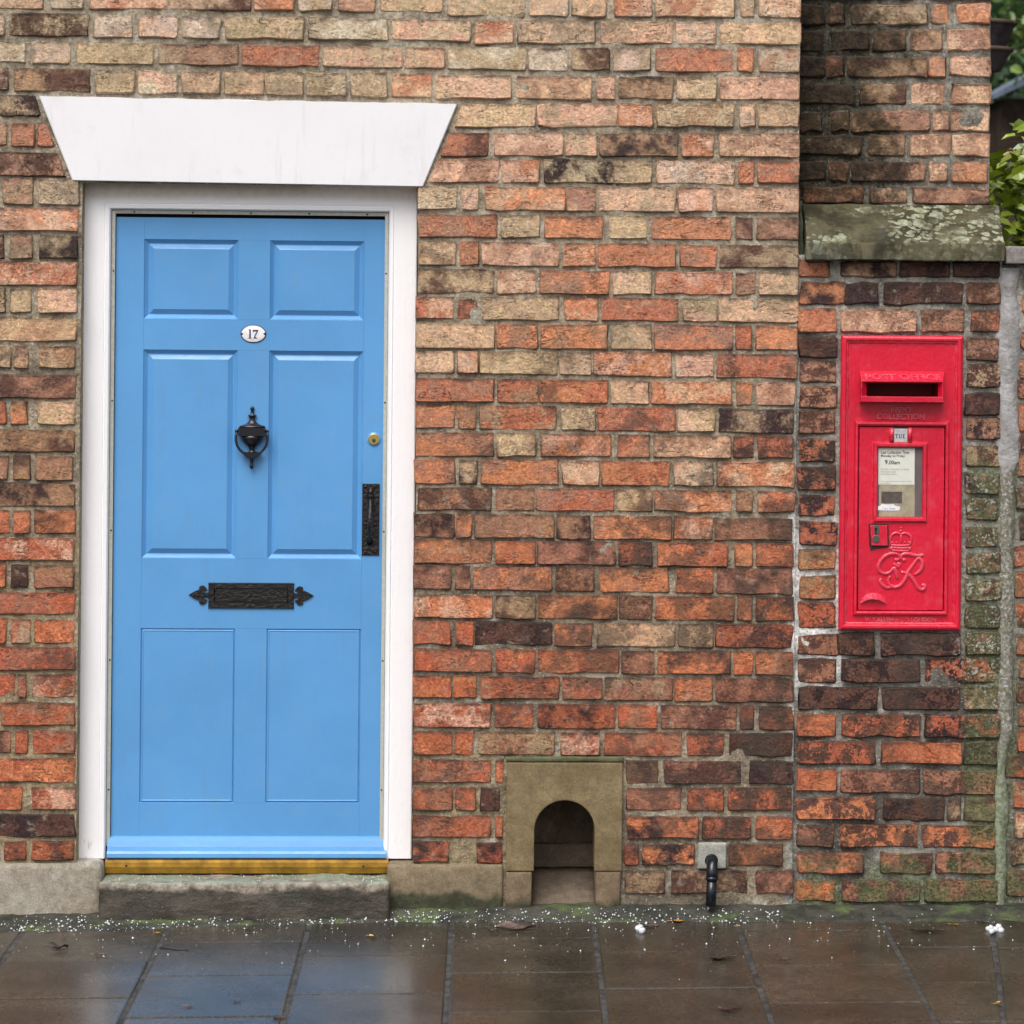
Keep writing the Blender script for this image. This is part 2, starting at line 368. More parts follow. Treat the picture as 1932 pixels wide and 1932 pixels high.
DARK = m_plain('black_shadow_gap', (0.012, 0.010, 0.014), 0.9)
GOLD = m_plain('gold_anodised_bar', (0.36, 0.195, 0.025), 0.5, 0.35, 18, 0.0012, 0.55)
ENAMEL = m_plain('white_enamel', (0.80, 0.79, 0.82), 0.2)
INK = m_plain('purple_ink', (0.035, 0.008, 0.09), 0.3)
RIM = m_plain('rusty_enamel_rim', (0.09, 0.02, 0.05), 0.5, 0, 200, 0.001, 0.6)
BLACKINK = m_plain('print_black', (0.03, 0.03, 0.03), 0.8)
GREYINK = m_plain('print_grey', (0.33, 0.33, 0.30), 0.8)
BLUEINK = m_plain('print_blue', (0.10, 0.20, 0.45), 0.8)
PAPER = m_plain('notice_paper', (0.66, 0.67, 0.60), 0.35, 0, 30, 0, 0.06)
OLDPAPER = m_plain('stained_paper', (0.34, 0.30, 0.21), 0.4, 0, 40, 0, 0.25)
BROWNTAG = m_plain('dark_tag', (0.085, 0.07, 0.06), 0.5, 0, 60, 0, 0.4)
GREYGAP = m_plain('grey_backing', (0.13, 0.10, 0.105), 0.4, 0, 20, 0, 0.2)
SILVER = m_plain('silver_tablet', (0.55, 0.54, 0.56), 0.35, 0.2)
STRIP = m_plain('draught_strip_alloy', (0.52, 0.52, 0.46), 0.4, 0.3)
PIPE = m_plain('blue_black_plastic', (0.006, 0.010, 0.016), 0.22, 0, 40, 0.001, 0.4)
NICHE = m_stone('buff_sandstone', (0.165, 0.122, 0.062), (0.215, 0.162, 0.088), None, (0.030, 0.034, 0.016), 0.55, 0.004, 0.9, 0.0, 0.085)
NICHEB = m_stone('brown_sandstone', (0.155, 0.112, 0.072), (0.205, 0.150, 0.097), None, (0.028, 0.032, 0.016), 0.5, 0.004, 0.9, 0.055, 0.095)
NICHIN = m_stone('inner_stone', (0.105, 0.08, 0.058), (0.15, 0.115, 0.085), None, (0.07, 0.085, 0.045), 0.3, 0.003, 0.9, -0.02, 0.06)
PLASTER = m_stone('rough_plaster', (0.11, 0.082, 0.058), (0.21, 0.16, 0.115), None, None, 0.3, 0.008)
STEP = m_stone('wet_step_stone', (0.075, 0.062, 0.047), (0.13, 0.105, 0.08), (0.17, 0.14, 0.11), (0.035, 0.036, 0.025), 0.6, 0.006, 0.55, 0.02, 0.05)
PLINTHA = m_stone('pale_render', (0.25, 0.215, 0.165), (0.33, 0.30, 0.25), (0.50, 0.49, 0.47), None, 0.2, 0.004, 0.9)
PLINTHB = m_stone('brown_render', (0.17, 0.13, 0.08), (0.235, 0.185, 0.12), None, (0.028, 0.032, 0.018), 0.25, 0.004, 0.9, 0.075, 0.10)
GREYCEM = m_stone('grey_cement', (0.26, 0.26, 0.22), (0.36, 0.36, 0.32), (0.42, 0.43, 0.41), None, 0.4, 0.004)
FILLET = m_stone('cement_fillet', (0.28, 0.27, 0.25), (0.42, 0.41, 0.40), (0.50, 0.49, 0.50), None, 0.6, 0.006)
CAPSTONE = m_stone('concrete_cap', (0.22, 0.20, 0.19), (0.36, 0.34, 0.33), None, None, 0.8, 0.006, 0.9)
HAUNCH = m_stone('mossy_mortar', (0.028, 0.030, 0.025), (0.068, 0.066, 0.053), (0.085, 0.115, 0.045), None, 0.5, 0.008, 0.6, sc=1.6)

def m_coping():
    N = NT('lichen_coping'); n = N.noise(9, 7, 0.65, 0.4); n2 = N.noise(60, 5, 0.7); n3 = N.noise(5, 4, 0.6, off=(3, 2, 1))
    c = N.mix(N.ramp(n, 0.36, 0.62), (0.034, 0.031, 0.015), (0.095, 0.085, 0.047)); c = N.mix(N.ramp(n3, 0.55, 0.7, 0, 0.7), c, (0.05, 0.052, 0.045))
    c = N.mix(1.0, c, N.ramp(n2, 0.3, 0.7, 0.65, 1.35, False), 'MULTIPLY')
    mp = N.n('ShaderNodeMapping'); N.t.links.new(N.pos(), mp.inputs[0]); mp.inputs['Scale'].default_value = (1.0, 1.3, 1.0)
    nz = N.n('ShaderNodeTexNoise'); N.t.links.new(N.pos(), nz.inputs['Vector']); nz.inputs['Scale'].default_value = 30; nz.inputs['Detail'].default_value = 5
    ad = N.n('ShaderNodeVectorMath', operation='SCALE'); N.t.links.new(nz.outputs['Color'], ad.inputs[0]); ad.inputs['Scale'].default_value = 0.045
    a2 = N.n('ShaderNodeVectorMath', operation='ADD'); N.t.links.new(mp.outputs[0], a2.inputs[0]); N.t.links.new(ad.outputs[0], a2.inputs[1])
    tot = None
    for sc, r0, off in ((17, 0.025, (0, 0, 0)), (30, 0.015, (3, 1, 4)), (52, 0.010, (7, 2, 2))):
        a3 = N.n('ShaderNodeVectorMath', operation='ADD'); N.t.links.new(a2.outputs[0], a3.inputs[0]); a3.inputs[1].default_value = off
        v = N.n('ShaderNodeTexVoronoi'); N.t.links.new(a3.outputs[0], v.inputs['Vector']); v.inputs['Scale'].default_value = sc
        hit = N.ramp(v.outputs['Distance'], r0 * sc * 0.86, r0 * sc * 0.98, 1, 0)
        rnd = N.ramp(N.sep(v.outputs['Color'])[0], 0.42, 0.46, 0, 1)
        hit = N.math('MULTIPLY', hit, rnd); tot = hit if tot is None else N.math('MAXIMUM', tot, hit)
    p = N.sep(N.pos()); y = N.ramp(p[1], -0.055, -0.035, 0.12, 1.0)       # thick on the weathered slope
    clump = N.ramp(N.math('ADD', N.math('MULTIPLY', N.ramp(p[0], 0.95, 1.50), 0.16), N.noise(6, 5, 0.6, off=(1, 9, 2))), 0.47, 0.62)
    tot = N.math('MULTIPLY', N.math('MULTIPLY', tot, y), clump)
    c = N.mix(N.math('MULTIPLY', tot, 0.8), c, N.mix(N.ramp(n2, 0.35, 0.65), (0.20, 0.215, 0.12), (0.46, 0.48, 0.36)))
    tool = N.noise(26, 2, 0.4, stretch=(1, 0.1, 0.12), off=(2, 0, 0)); face = N.ramp(p[1], -0.050, -0.044, 1, 0)
    c = N.mix(N.math('MULTIPLY', N.math('MULTIPLY', face, N.ramp(tool, 0.55, 0.66)), 0.6), c, (0.22, 0.195, 0.12))
    return N.done(c, 0.85, N.bump(N.math('ADD', n2, N.math('MULTIPLY', tot, 0.5)), 0.005, 0.9), Specular_IOR_Level=0.3)
COPING = m_coping()

def m_slab():
    N = NT('wet_paving'); n = N.noise(3.0, 6, 0.6, 0.3); n2 = N.noise(70, 5, 0.7); n3 = N.noise(150, 4, 0.65, off=(1, 4, 2)); n4 = N.noise(2.2, 4, 0.55, off=(6, 1, 1))
    oi = N.n('ShaderNodeObjectInfo').outputs['Random']
    c = N.mix(N.ramp(n, 0.35, 0.65), (0.031, 0.026, 0.019), (0.058, 0.048, 0.036))
    c = N.mix(1.0, c, N.ramp(oi, 0, 1, 0.82, 1.2, False), 'MULTIPLY'); c = N.mix(1.0, c, N.ramp(n2, 0.3, 0.7, 0.62, 1.45, False), 'MULTIPLY')
    c = N.mix(1.0, c, N.ramp(n3, 0.32, 0.68, 0.55, 1.5, False), 'MULTIPLY'); c = N.mix(N.ramp(n3, 0.64, 0.70, 0, 0.5), c, (0.2, 0.17, 0.13)); c = N.mix(N.ramp(N.noise(9, 9, 0.72, off=(4, 8, 1)), 0.52, 0.66, 0, 0.5), c, (0.022, 0.020, 0.017))
    h = N.math('ADD', N.math('MULTIPLY', n2, 0.5), N.math('MULTIPLY', n3, 0.4))
    return N.done(c, N.math('ADD', N.ramp(n4, 0.40, 0.60, 0.10, 0.36), N.ramp(n2, 0.35, 0.65, 0.0, 0.16)), N.bump(h, 0.0020, 1.0), Specular_IOR_Level=0.45, Coat_Weight=0.30, Coat_Roughness=0.16)
SLAB = m_slab()
GRIT = m_stone('joint_grit', (0.030, 0.030, 0.030), (0.080, 0.078, 0.074), None, None, 0.9, 0.006, 0.7, sc=4)
ASPHALT = m_stone('wet_asphalt', (0.035, 0.035, 0.036), (0.06, 0.058, 0.055), None, None, 0.4, 0.004, 0.5)

# ------------------------------------------------------------------ brick survey of the photograph
PAL = dict(p=(0.86, 0.53, 0.36), o=(0.70, 0.245, 0.110), r=(0.52, 0.135, 0.070), m=(0.35, 0.175, 0.120), b=(0.36, 0.22, 0.125),
           y=(0.64, 0.49, 0.30), g=(0.42, 0.345, 0.215), w=(0.68, 0.59, 0.47), d=(0.120, 0.060, 0.046), k=(0.036, 0.024, 0.028))
def T(ox, oy, s): return lambda x, y: ((ox + x / s) * K, (oy + y / s) * K)
R1, R2, R3 = T(1000, 0, 1.932), T(1000, 700, 1.932), T(1000, 1400, 1.932)
L1, L2, L3 = T(0, 0, 1.932), T(0, 200, 1.932), T(0, 1150, 1.841)
P1, P3 = T(1900, 0, 2.147), T(1900, 1400, 2.147)
PA, PB, PC, PD = T(1920, 800, 2.54), T(2330, 600, 3.864), T(2330, 1050, 3.864), T(2330, 1800, 3.864)

def C(t, xa, ta, ba, xb, tb, bb, s):
    """one course: top and bottom measured at xa and at xb, then x0 x1 code for each brick"""
    out = []; w = s.split()
    for i in range(0, len(w), 3):
        x0, x1, code = float(w[i]), float(w[i + 1]), w[i + 2]
        f0, f1 = (x0 - xa) / (xb - xa), (x1 - xa) / (xb - xa)
        out.append((t(x0, ta + (tb - ta) * f0), t(x1, ta + (tb - ta) * f1), t(x1, ba + (bb - ba) * f1), t(x0, ba + (bb - ba) * f0), code))
    return out
MAIN = []
A = MAIN.extend
A(C(L1, 0, -62, 38, 1932, -42, 55, '-240 200 py 240 395 wg 425 790 pr 800 1180 yd 1200 1388 op 1408 1570 wg 1595 1770 pm 1800 2087 py'))
A(C(L1, 0, 62, 168, 1932, 92, 192, '-180 20 gw 50 415 dg 445 630 pw 655 840 pw 860 1035 wg 1062 1430 yg 1455 1830 wg 1852 2217 yp'))
A(C(L1, 0, 196, 293, 1932, 224, 322, '-260 120 wg 152 330 wy 360 725 yg 745 1120 mg 1142 1510 rm 1525 1895 py 1915 2095 py'))
A(C(L1, 0, 322, 426, 1932, 350, 458, '-340 40 wd 68 425 bd 455 632 gy 655 838 pw 858 1038 gy 1058 1245 pg 1258 1430 gy 1445 1635 gw 1655 1825 gy 1850 2032 pr'))
A(C(R1, 40, -45, 73, 1830, -40, 82, '182 545 yg 568 748 pw 765 930 py 965 1140 po 1162 1532 pr 1560 1630 pg 1650 1830 pw'))
A(C(R1, 40, 98, 203, 1830, 106, 208, '305 490 pr 512 875 gy 900 1240 gp 1263 1445 pw 1468 1830 py'))
A(C(R1, 40, 224, 328, 1830, 230, 340, '182 548 wg 565 745 wg 760 942 yd 965 1140 wg 1160 1528 rm 1548 1620 ro 1650 1830 wm'))
A(C(R1, 40, 356, 464, 1830, 366, 471, '125 480 py 500 862 pm 885 970 pm 985 1245 bk 1265 1445 py 1465 1830 pm'))
A(C(R1, 40, 490, 598, 1830, 492, 600, '215 592 py 605 980 pg 988 1148 po 1165 1530 by 1555 1628 pw 1645 1828 yg'))
A(C(R1, 40, 626, 733, 1830, 632, 740, '150 372 rd 405 722 pm 735 880 py 900 1265 bk 1285 1435 op 1462 1825 mp'))
A(C(R1, 40, 750, 858, 1830, 764, 866, '60 418 pm 435 612 po 635 960 kg 968 1140 yg 1168 1532 pw 1553 1622 or 1642 1825 rm'))
A(C(R1, 40, 878, 986, 1830, 890, 1002, '40 220 wy 245 325 py 358 732 po 742 878 pm 890 1250 pg 1270 1432 po 1450 1822 pm'))
A(C(R1, 40, 1012, 1116, 1830, 1028, 1132, '42 410 rm 432 615 yg 640 908 om 945 1120 yg 1145 1515 om 1540 1618 md 1640 1825 md'))
A(C(R1, 40, 1140, 1248, 1830, 1160, 1264, '42 218 yb 238 325 om 340 705 pm 725 875 op 888 1255 or 1275 1445 om 1465 1825 gd'))
A(C(R1, 40, 1268, 1380, 1830, 1290, 1391, '40 395 yd 418 590 pm 615 940 om 960 1140 py 1158 1522 pr 1540 1630 md 1648 1825 py'))
A(C(R2, 30, 46, 150, 1820, 60, 166, '30 208 rp 228 322 rd 340 705 yg 730 885 po 905 1265 rm 1292 1448 pg 1455 1820 pg'))
A(C(R2, 30, 174, 288, 1820, 188, 298, '32 400 yp 415 600 om 615 935 ob 955 1140 yg 1155 1522 om 1538 1610 rd 1635 1818 om'))
A(C(R2, 30, 303, 403, 1820, 320, 431, '28 205 py 228 318 po 335 695 yg 710 855 yg 868 1235 op 1255 1432 pw 1452 1818 rm'))
A(C(R2, 30, 432, 540, 1820, 455, 559, '30 400 rm 418 605 rb 615 935 or 950 1132 py 1145 1518 op 1540 1615 om 1640 1815 pm'))
A(C(R2, 30, 557, 666, 1820, 580, 690, '30 210 om 228 310 ob 330 692 rg 715 875 gy 890 1250 rm 1265 1440 yp 1460 1810 kg'))
A(C(R2, 30, 688, 796, 1820, 708, 808, '30 395 om 412 595 yb 622 948 op 985 1132 om 1150 1515 pm 1528 1622 dr 1645 1808 dr'))
A(C(R2, 30, 815, 926, 1820, 830, 945, '26 212 om 235 318 yk 340 702 om 722 893 pr 908 1228 or 1250 1432 pw 1450 1815 op'))
A(C(R2, 30, 948, 1052, 1820, 964, 1062, '40 385 dm 408 588 mb 600 962 rm 980 1142 yb 1155 1518 op 1540 1615 bm 1645 1815 pr'))
A(C(R2, 30, 1068, 1182, 1820, 1095, 1196, '22 212 mk 222 292 om 308 680 mb 695 852 bk 870 1232 om 1248 1425 op 1440 1805 md'))
A(C(R2, 30, 1193, 1301, 1820, 1213, 1321, '20 388 om 405 590 or 605 972 md 988 1145 dr 1170 1500 or 1535 1615 ob 1635 1805 or'))
A(C(R3, 20, -36, 73, 1810, -22, 97, '20 195 md 215 285 md 300 668 mo 690 868 dm 900 1218 om 1255 1430 or 1450 1805 md'))
A(C(R3, 20, 99, 206, 1810, 112, 222, '20 390 op 408 590 yd 608 978 od 992 1145 dm 1162 1530 or 1548 1615 om 1635 1808 dr'))
A(C(R3, 20, 224, 332, 1810, 245, 350, '20 190 rm 218 300 ro 312 672 kd 688 860 om 885 1252 py 1268 1430 dg 1445 1805 dr'))
A(C(R3, 20, 356, 460, 1810, 370, 479, '20 385 rm 412 590 ro 605 985 or 1002 1155 md 1168 1510 od 1532 1618 or 1632 1810 om'))
A(C(R3, 20, 480, 583, 1810, 500, 606, '20 195 ro 212 312 ro 335 705 rm 722 905 rm 918 1238 mg 1252 1425 om 1445 1810 dm'))
A(C(R3, 20, 612, 723, 1810, 628, 736, '20 382 rp 402 585 rm 608 968 rk 985 1165 rm 1188 1540 dm 1558 1622 rd 1648 1812 dr'))
A(C(R3, 20, 744, 852, 1810, 755, 861, '20 200 ro 215 302 ro 325 682 mg 715 895 rp 918 1285 rm 1312 1480 dr 1508 1805 kd'))
A(C(R3, 20, 880, 986, 1810, 886, 991, '18 385 rm 405 440 ro 1022 1172 bd 1200 1560 dm 1605 1805 kd'))
A(C(R3, 20, 1014, 1117, 1810, 1010, 1115, '18 200 rm 218 308 rm 335 425 kd 1024 1280 rm 1310 1480 dr 1505 1800 dr'))
A(C(R3, 20, 1143, 1242, 1810, 1150, 1252, '18 382 rm 405 440 ro 1030 1362 ok 1382 1605 dr 1635 1805 or'))
A(C(R3, 20, 1268, 1360, 1810, 1282, 1380, '18 178 rk 315 438 rk 1015 1078 rd 1098 1338 ko 1510 1760 od'))
A(C(R3, 20, 1400, 1510, 1810, 1402, 1508, '1018 1205 dg 1235 1590 dg 1635 1805 dm'))
A(C(L1, 0, 448, 546, 400, 452, 550, '-350 -30 gy 0 190 kg'))
A(C(L1, 0, 583, 688, 400, 587, 692, '-360 -150 bm -130 30 bm 55 160 rm 178 300 rm'))
A(C(L1, 0, 718, 826, 400, 724, 832, '-480 -120 gm -100 340 dm'))
A(C(L2, 0, 452, 574, 380, 458, 578, '-350 -10 gy 15 155 gm 180 372 gw'))
A(C(L2, 0, 592, 700, 380, 598, 702, '-390 -110 bm -90 370 po'))
A(C(L2, 0, 722, 832, 380, 726, 832, '-300 20 dg 45 150 gm 190 366 gk'))
A(C(L2, 0, 846, 956, 380, 852, 958, '-390 -110 pm -90 362 rp'))
A(C(L2, 0, 976, 1086, 380, 980, 1088, '-300 25 gy 48 145 yg 180 362 py'))
A(C(L2, 0, 1110, 1220, 380, 1118, 1222, '-390 -110 gy -90 357 yb'))
A(C(L2, 0, 1242, 1346, 380, 1250, 1350, '-300 50 gy 68 135 bp 185 352 by'))
A(C(L2, 0, 1382, 1490, 380, 1386, 1494, '-390 -110 dm -90 357 md'))
A(C(L2, 0, 1508, 1612, 380, 1512, 1616, '-300 25 rm 52 130 ob 178 352 yp'))
A(C(L2, 0, 1640, 1742, 380, 1648, 1746, '-390 -110 md -90 348 bd'))
A(C(L2, 0, 1762, 1874, 380, 1768, 1878, '-300 32 bm 65 140 bd 170 342 bm'))
A(C(L3, 0, 56, 156, 340, 60, 156, '-390 -110 gm -90 336 bk'))
A(C(L3, 0, 176, 277, 340, 180, 278, '-300 45 ro 62 135 ro 152 338 od'))
A(C(L3, 0, 296, 400, 340, 302, 400, '-390 -110 rm -90 328 rp'))
A(C(L3, 0, 420, 522, 340, 425, 522, '-300 25 ro 52 122 dk 155 330 mb'))
A(C(L3, 0, 546, 642, 340, 550, 642, '-390 -110 rm -90 336 rm'))
A(C(L3, 0, 664, 772, 340, 670, 772, '-300 28 ro 50 138 rg 155 336 ro'))
A(C(L3, 0, 790, 894, 340, 794, 892, '-390 -110 rm -90 336 rm'))
A(C(L3, 0, 914, 1014, 340, 915, 1014, '-300 65 rm 80 118 rm 150 336 rp'))
A(C(L3, 0, 1040, 1142, 340, 1042, 1140, '-390 -20 rm 4 336 rm'))
A(C(L3, 0, 1166, 1268, 340, 1170, 1268, '-300 45 md 70 125 ro 150 336 rm'))
A(C(L3, 0, 1292, 1398, 340, 1294, 1396, '-390 -110 rm -90 336 ro'))
A(C(L3, 0, 1420, 1522, 340, 1422, 1520, '-300 98 ro 145 336 rp'))
A(C(L3, 0, 1546, 1642, 340, 1548, 1642, '-390 -110 rm -90 336 kd'))
A(C(L3, 0, 1664, 1746, 340, 1666, 1746, '-300 -10 rm 18 115 rd 145 332 rd'))
# courses just above and beside the picture, joined later
EXTRA = []
for k in range(1, 4):
    x = -400 - 130 * (k % 2); s = ''
    rr = random.Random(k)
    while x < 3500:
        l = rr.choice((365, 365, 180, 180, 300)); s += '%d %d %s ' % (x, min(x + l, 3760), rr.choice(('py', 'pg', 'wg', 'pm', 'yg', 'pr'))); x += l + 22
    EXTRA += C(L1, 0, -62 - 130 * k, 40 - 130 * k, 3760, -40 - 130 * k, 72 - 130 * k, s)

for q in list(MAIN):                      # carry each course on past the left edge of the picture
    if -215 < q[0][0] < -40:
        EXTRA.append(((-252, q[0][1]), (q[0][0] - 9, q[0][1]), (q[0][0] - 9, q[3][1]), (-252, q[3][1]), random.Random(int(q[0][1])).choice(('rm', 'om', 'md')) if q[0][1] > 800 else 'py'))
UPPER = []
A = UPPER.extend
A(C(P1, 100, -245, -140, 1115, -245, -140, '105 380 dk 400 600 md 620 900 om 925 1112 om'))
A(C(P1, 100, -108, -5, 1115, -108, -5, '105 500 kd 520 720 md 745 1112 mp'))
A(C(P1, 100, 30, 130, 1115, 18, 125, '103 245 dk 270 352 dm 385 780 mg 802 890 om 940 1113 op'))
A(C(P1, 100, 165, 272, 1115, 150, 262, '103 240 kd 268 470 kd 498 672 bd 695 860 mb 884 1113 mp'))
A(C(P1, 100, 298, 405, 1115, 296, 402, '103 240 kd 250 345 od 368 778 bd 798 882 om 904 1118 mp'))
A(C(P1, 100, 448, 550, 1115, 432, 545, '103 402 kd 428 665 bd 698 880 mp 902 1116 mp'))
A(C(P1, 100, 590, 690, 1115, 572, 685, '103 228 dm 278 366 bd 388 797 bm 815 890 mp 905 1108 mp'))
A(C(P1, 100, 712, 808, 1115, 702, 822, '100 436 dg 474 662 bm 690 905 mp 915 1110 pm'))
A(C(P1, 100, 846, 945, 1115, 846, 956, '98 246 dk 268 362 od 390 772 dm 795 886 mp 914 1096 om'))
A(C(P1, 100, 980, 1062, 1115, 990, 1070, '125 442 om 484 672 mp 704 1103 md'))
LOWER = []
A = LOWER.extend
A(C(P1, 110, 1368, 1447, 1160, 1376, 1452, '112 266 od 330 616 bk 638 900 kd 920 1158 kd'))
A(C(P1, 110, 1480, 1592, 1160, 1486, 1594, '115 345 ok 352 526 kd 555 962 kd 990 1160 dm'))
A(C(P1, 110, 1622, 1738, 1160, 1624, 1740, '108 306 or 328 722 mp 748 975 dm 1016 1160 dr'))
A(C(PA, 80, 52, 186, 315, 60, 190, '80 312 dk'))
A(C(PA, 80, 204, 336, 315, 210, 340, '86 306 md'))
A(C(PA, 80, 362, 494, 315, 366, 496, '88 308 dm'))
A(C(PA, 80, 516, 655, 315, 518, 655, '84 300 md'))
A(C(PA, 80, 692, 828, 315, 696, 830, '78 300 rk'))
A(C(PA, 80, 862, 1003, 315, 866, 1008, '74 300 rk'))
A(C(PA, 80, 1036, 1166, 315, 1042, 1160, '82 288 rk'))
A(C(PA, 80, 1204, 1348, 315, 1206, 1348, '82 314 rk'))
A(C(PA, 80, 1382, 1500, 315, 1384, 1498, '74 300 ob'))
A(C(PA, 80, 1544, 1676, 315, 1546, 1676, '84 308 ob'))
A(C(PA, 80, 1710, 1856, 315, 1712, 1856, '70 300 dr'))
A(C(PB, 120, 866, 1078, 440, 866, 1086, '108 425 dm'))
A(C(PB, 120, 1112, 1325, 440, 1112, 1330, '118 430 dg'))
A(C(PB, 120, 1390, 1600, 440, 1390, 1600, '104 440 dk'))
A(C(PB, 120, 1630, 1820, 440, 1626, 1826, '112 440 mk'))
A(C(PC, 120, 150, 340, 440, 150, 350, '112 445 gd'))
A(C(PC, 120, 412, 585, 440, 408, 608, '112 425 gk'))
A(C(PC, 120, 650, 850, 440, 650, 858, '112 405 mk'))
A(C(PC, 120, 915, 1105, 440, 915, 1105, '110 408 bd'))
A(C(PC, 120, 1160, 1350, 440, 1160, 1350, '122 432 bk'))
A(C(PC, 120, 1405, 1605, 440, 1405, 1605, '105 455 dg'))
A(C(PC, 120, 1665, 1858, 440, 1665, 1860, '105 440 dk'))
A(C(P3, 100, 318, 428, 1165, 312, 430, '105 312 dm 318 502 kd 545 955 kd 984 1166 dm'))
A(C(P3, 100, 450, 570, 1165, 446, 568, '105 302 dm 330 742 kd 775 1166 kr'))
A(C(P3, 100, 598, 712, 1165, 592, 715, '104 520 kd 550 950 kd 970 1160 gd'))
A(C(P3, 100, 738, 852, 1165, 744, 860, '104 302 or 338 742 dr 770 1166 rk'))
A(C(P3, 100, 882, 998, 1165, 884, 1000, '104 505 dr 542 956 or 980 1146 kd'))
A(C(P3, 100, 1028, 1142, 1165, 1034, 1160, '100 304 or 332 742 dm 762 1140 dm'))
A(C(P3, 100, 1176, 1288, 1165, 1176, 1296, '100 508 od 555 870 kd 885 955 gd 985 1140 gd'))
A(C(P3, 100, 1318, 1428, 1165, 1322, 1440, '98 292 dm 325 727 od 760 1140 do'))
A(C(P3, 100, 1466, 1568, 1165, 1466, 1575, '100 445 mo 535 800 dm 825 1140 dm'))
A(C(P3, 100, 1606, 1720, 1165, 1608, 1722, '97 297 ro 338 745 dm 768 1160 dm'))
EAST = []                       # boundary wall beyond the pillar, running out of the picture
A = EAST.extend
for (y0, y1, x0, code) in ((1000, 1135, 640, 'rm'), (1250, 1420, 620, 'rm'), (1440, 1610, 600, 'dm'), (1655, 1910, 610, 'rm')):
    A(C(PB, 600, y0 - 170, y1 - 170, 1600, y0 - 170, y1 - 170, '%d 1150 %s 1190 1560 om' % (x0, code)))
for (y0, y1, x0, code) in ((215, 435, 605, 'om'), (535, 740, 590, 'md'), (800, 1030, 620, 'kd'), (1095, 1285, 560, 'rm'), (1335, 1575, 580, 'rm'), (1640, 1880, 590, 'dr')):
    A(C(PC, 600, y0, y1, 1600, y0, y1, '%d 1050 %s 1090 1560 rm' % (x0, code)))
for (y0, y1, x0, code) in ((-60, 130, 590, 'rm'), (165, 380, 490, 'rd'), (430, 660, 560, 'gr'), (720, 950, 575, 'rp'), (1000, 1200, 540, 'dg'), (1260, 1500, 500, 'dm')):
    A(C(PD, 600, y0, y1, 1600, y0, y1, '%d 1000 %s 1040 1560 rm' % (x0, code)))

TN = T(0, 0, 1.0)
for i, y in enumerate((664, 719, 774)): A(C(TN, 2500, y, y + 42, 2760, y, y + 42, '%d 2610 om 2621 2738 rm' % (2503 - 4 * (i % 2))))
for i, y in enumerate((1554, 1612, 1670, 1728)): A(C(TN, 2480, y, y + 44, 2760, y, y + 44, '%d %d %s %d 2738 om' % (2482 + 5 * (i % 2), 2590 - 50 * (i % 2), ('rm', 'om', 'dr', 'rm')[i], 2601 - 50 * (i % 2))))
A(C(TN, 2480, 1057, 1096, 2760, 1057, 1096, '2490 2560 dm 2572 2738 rm'))

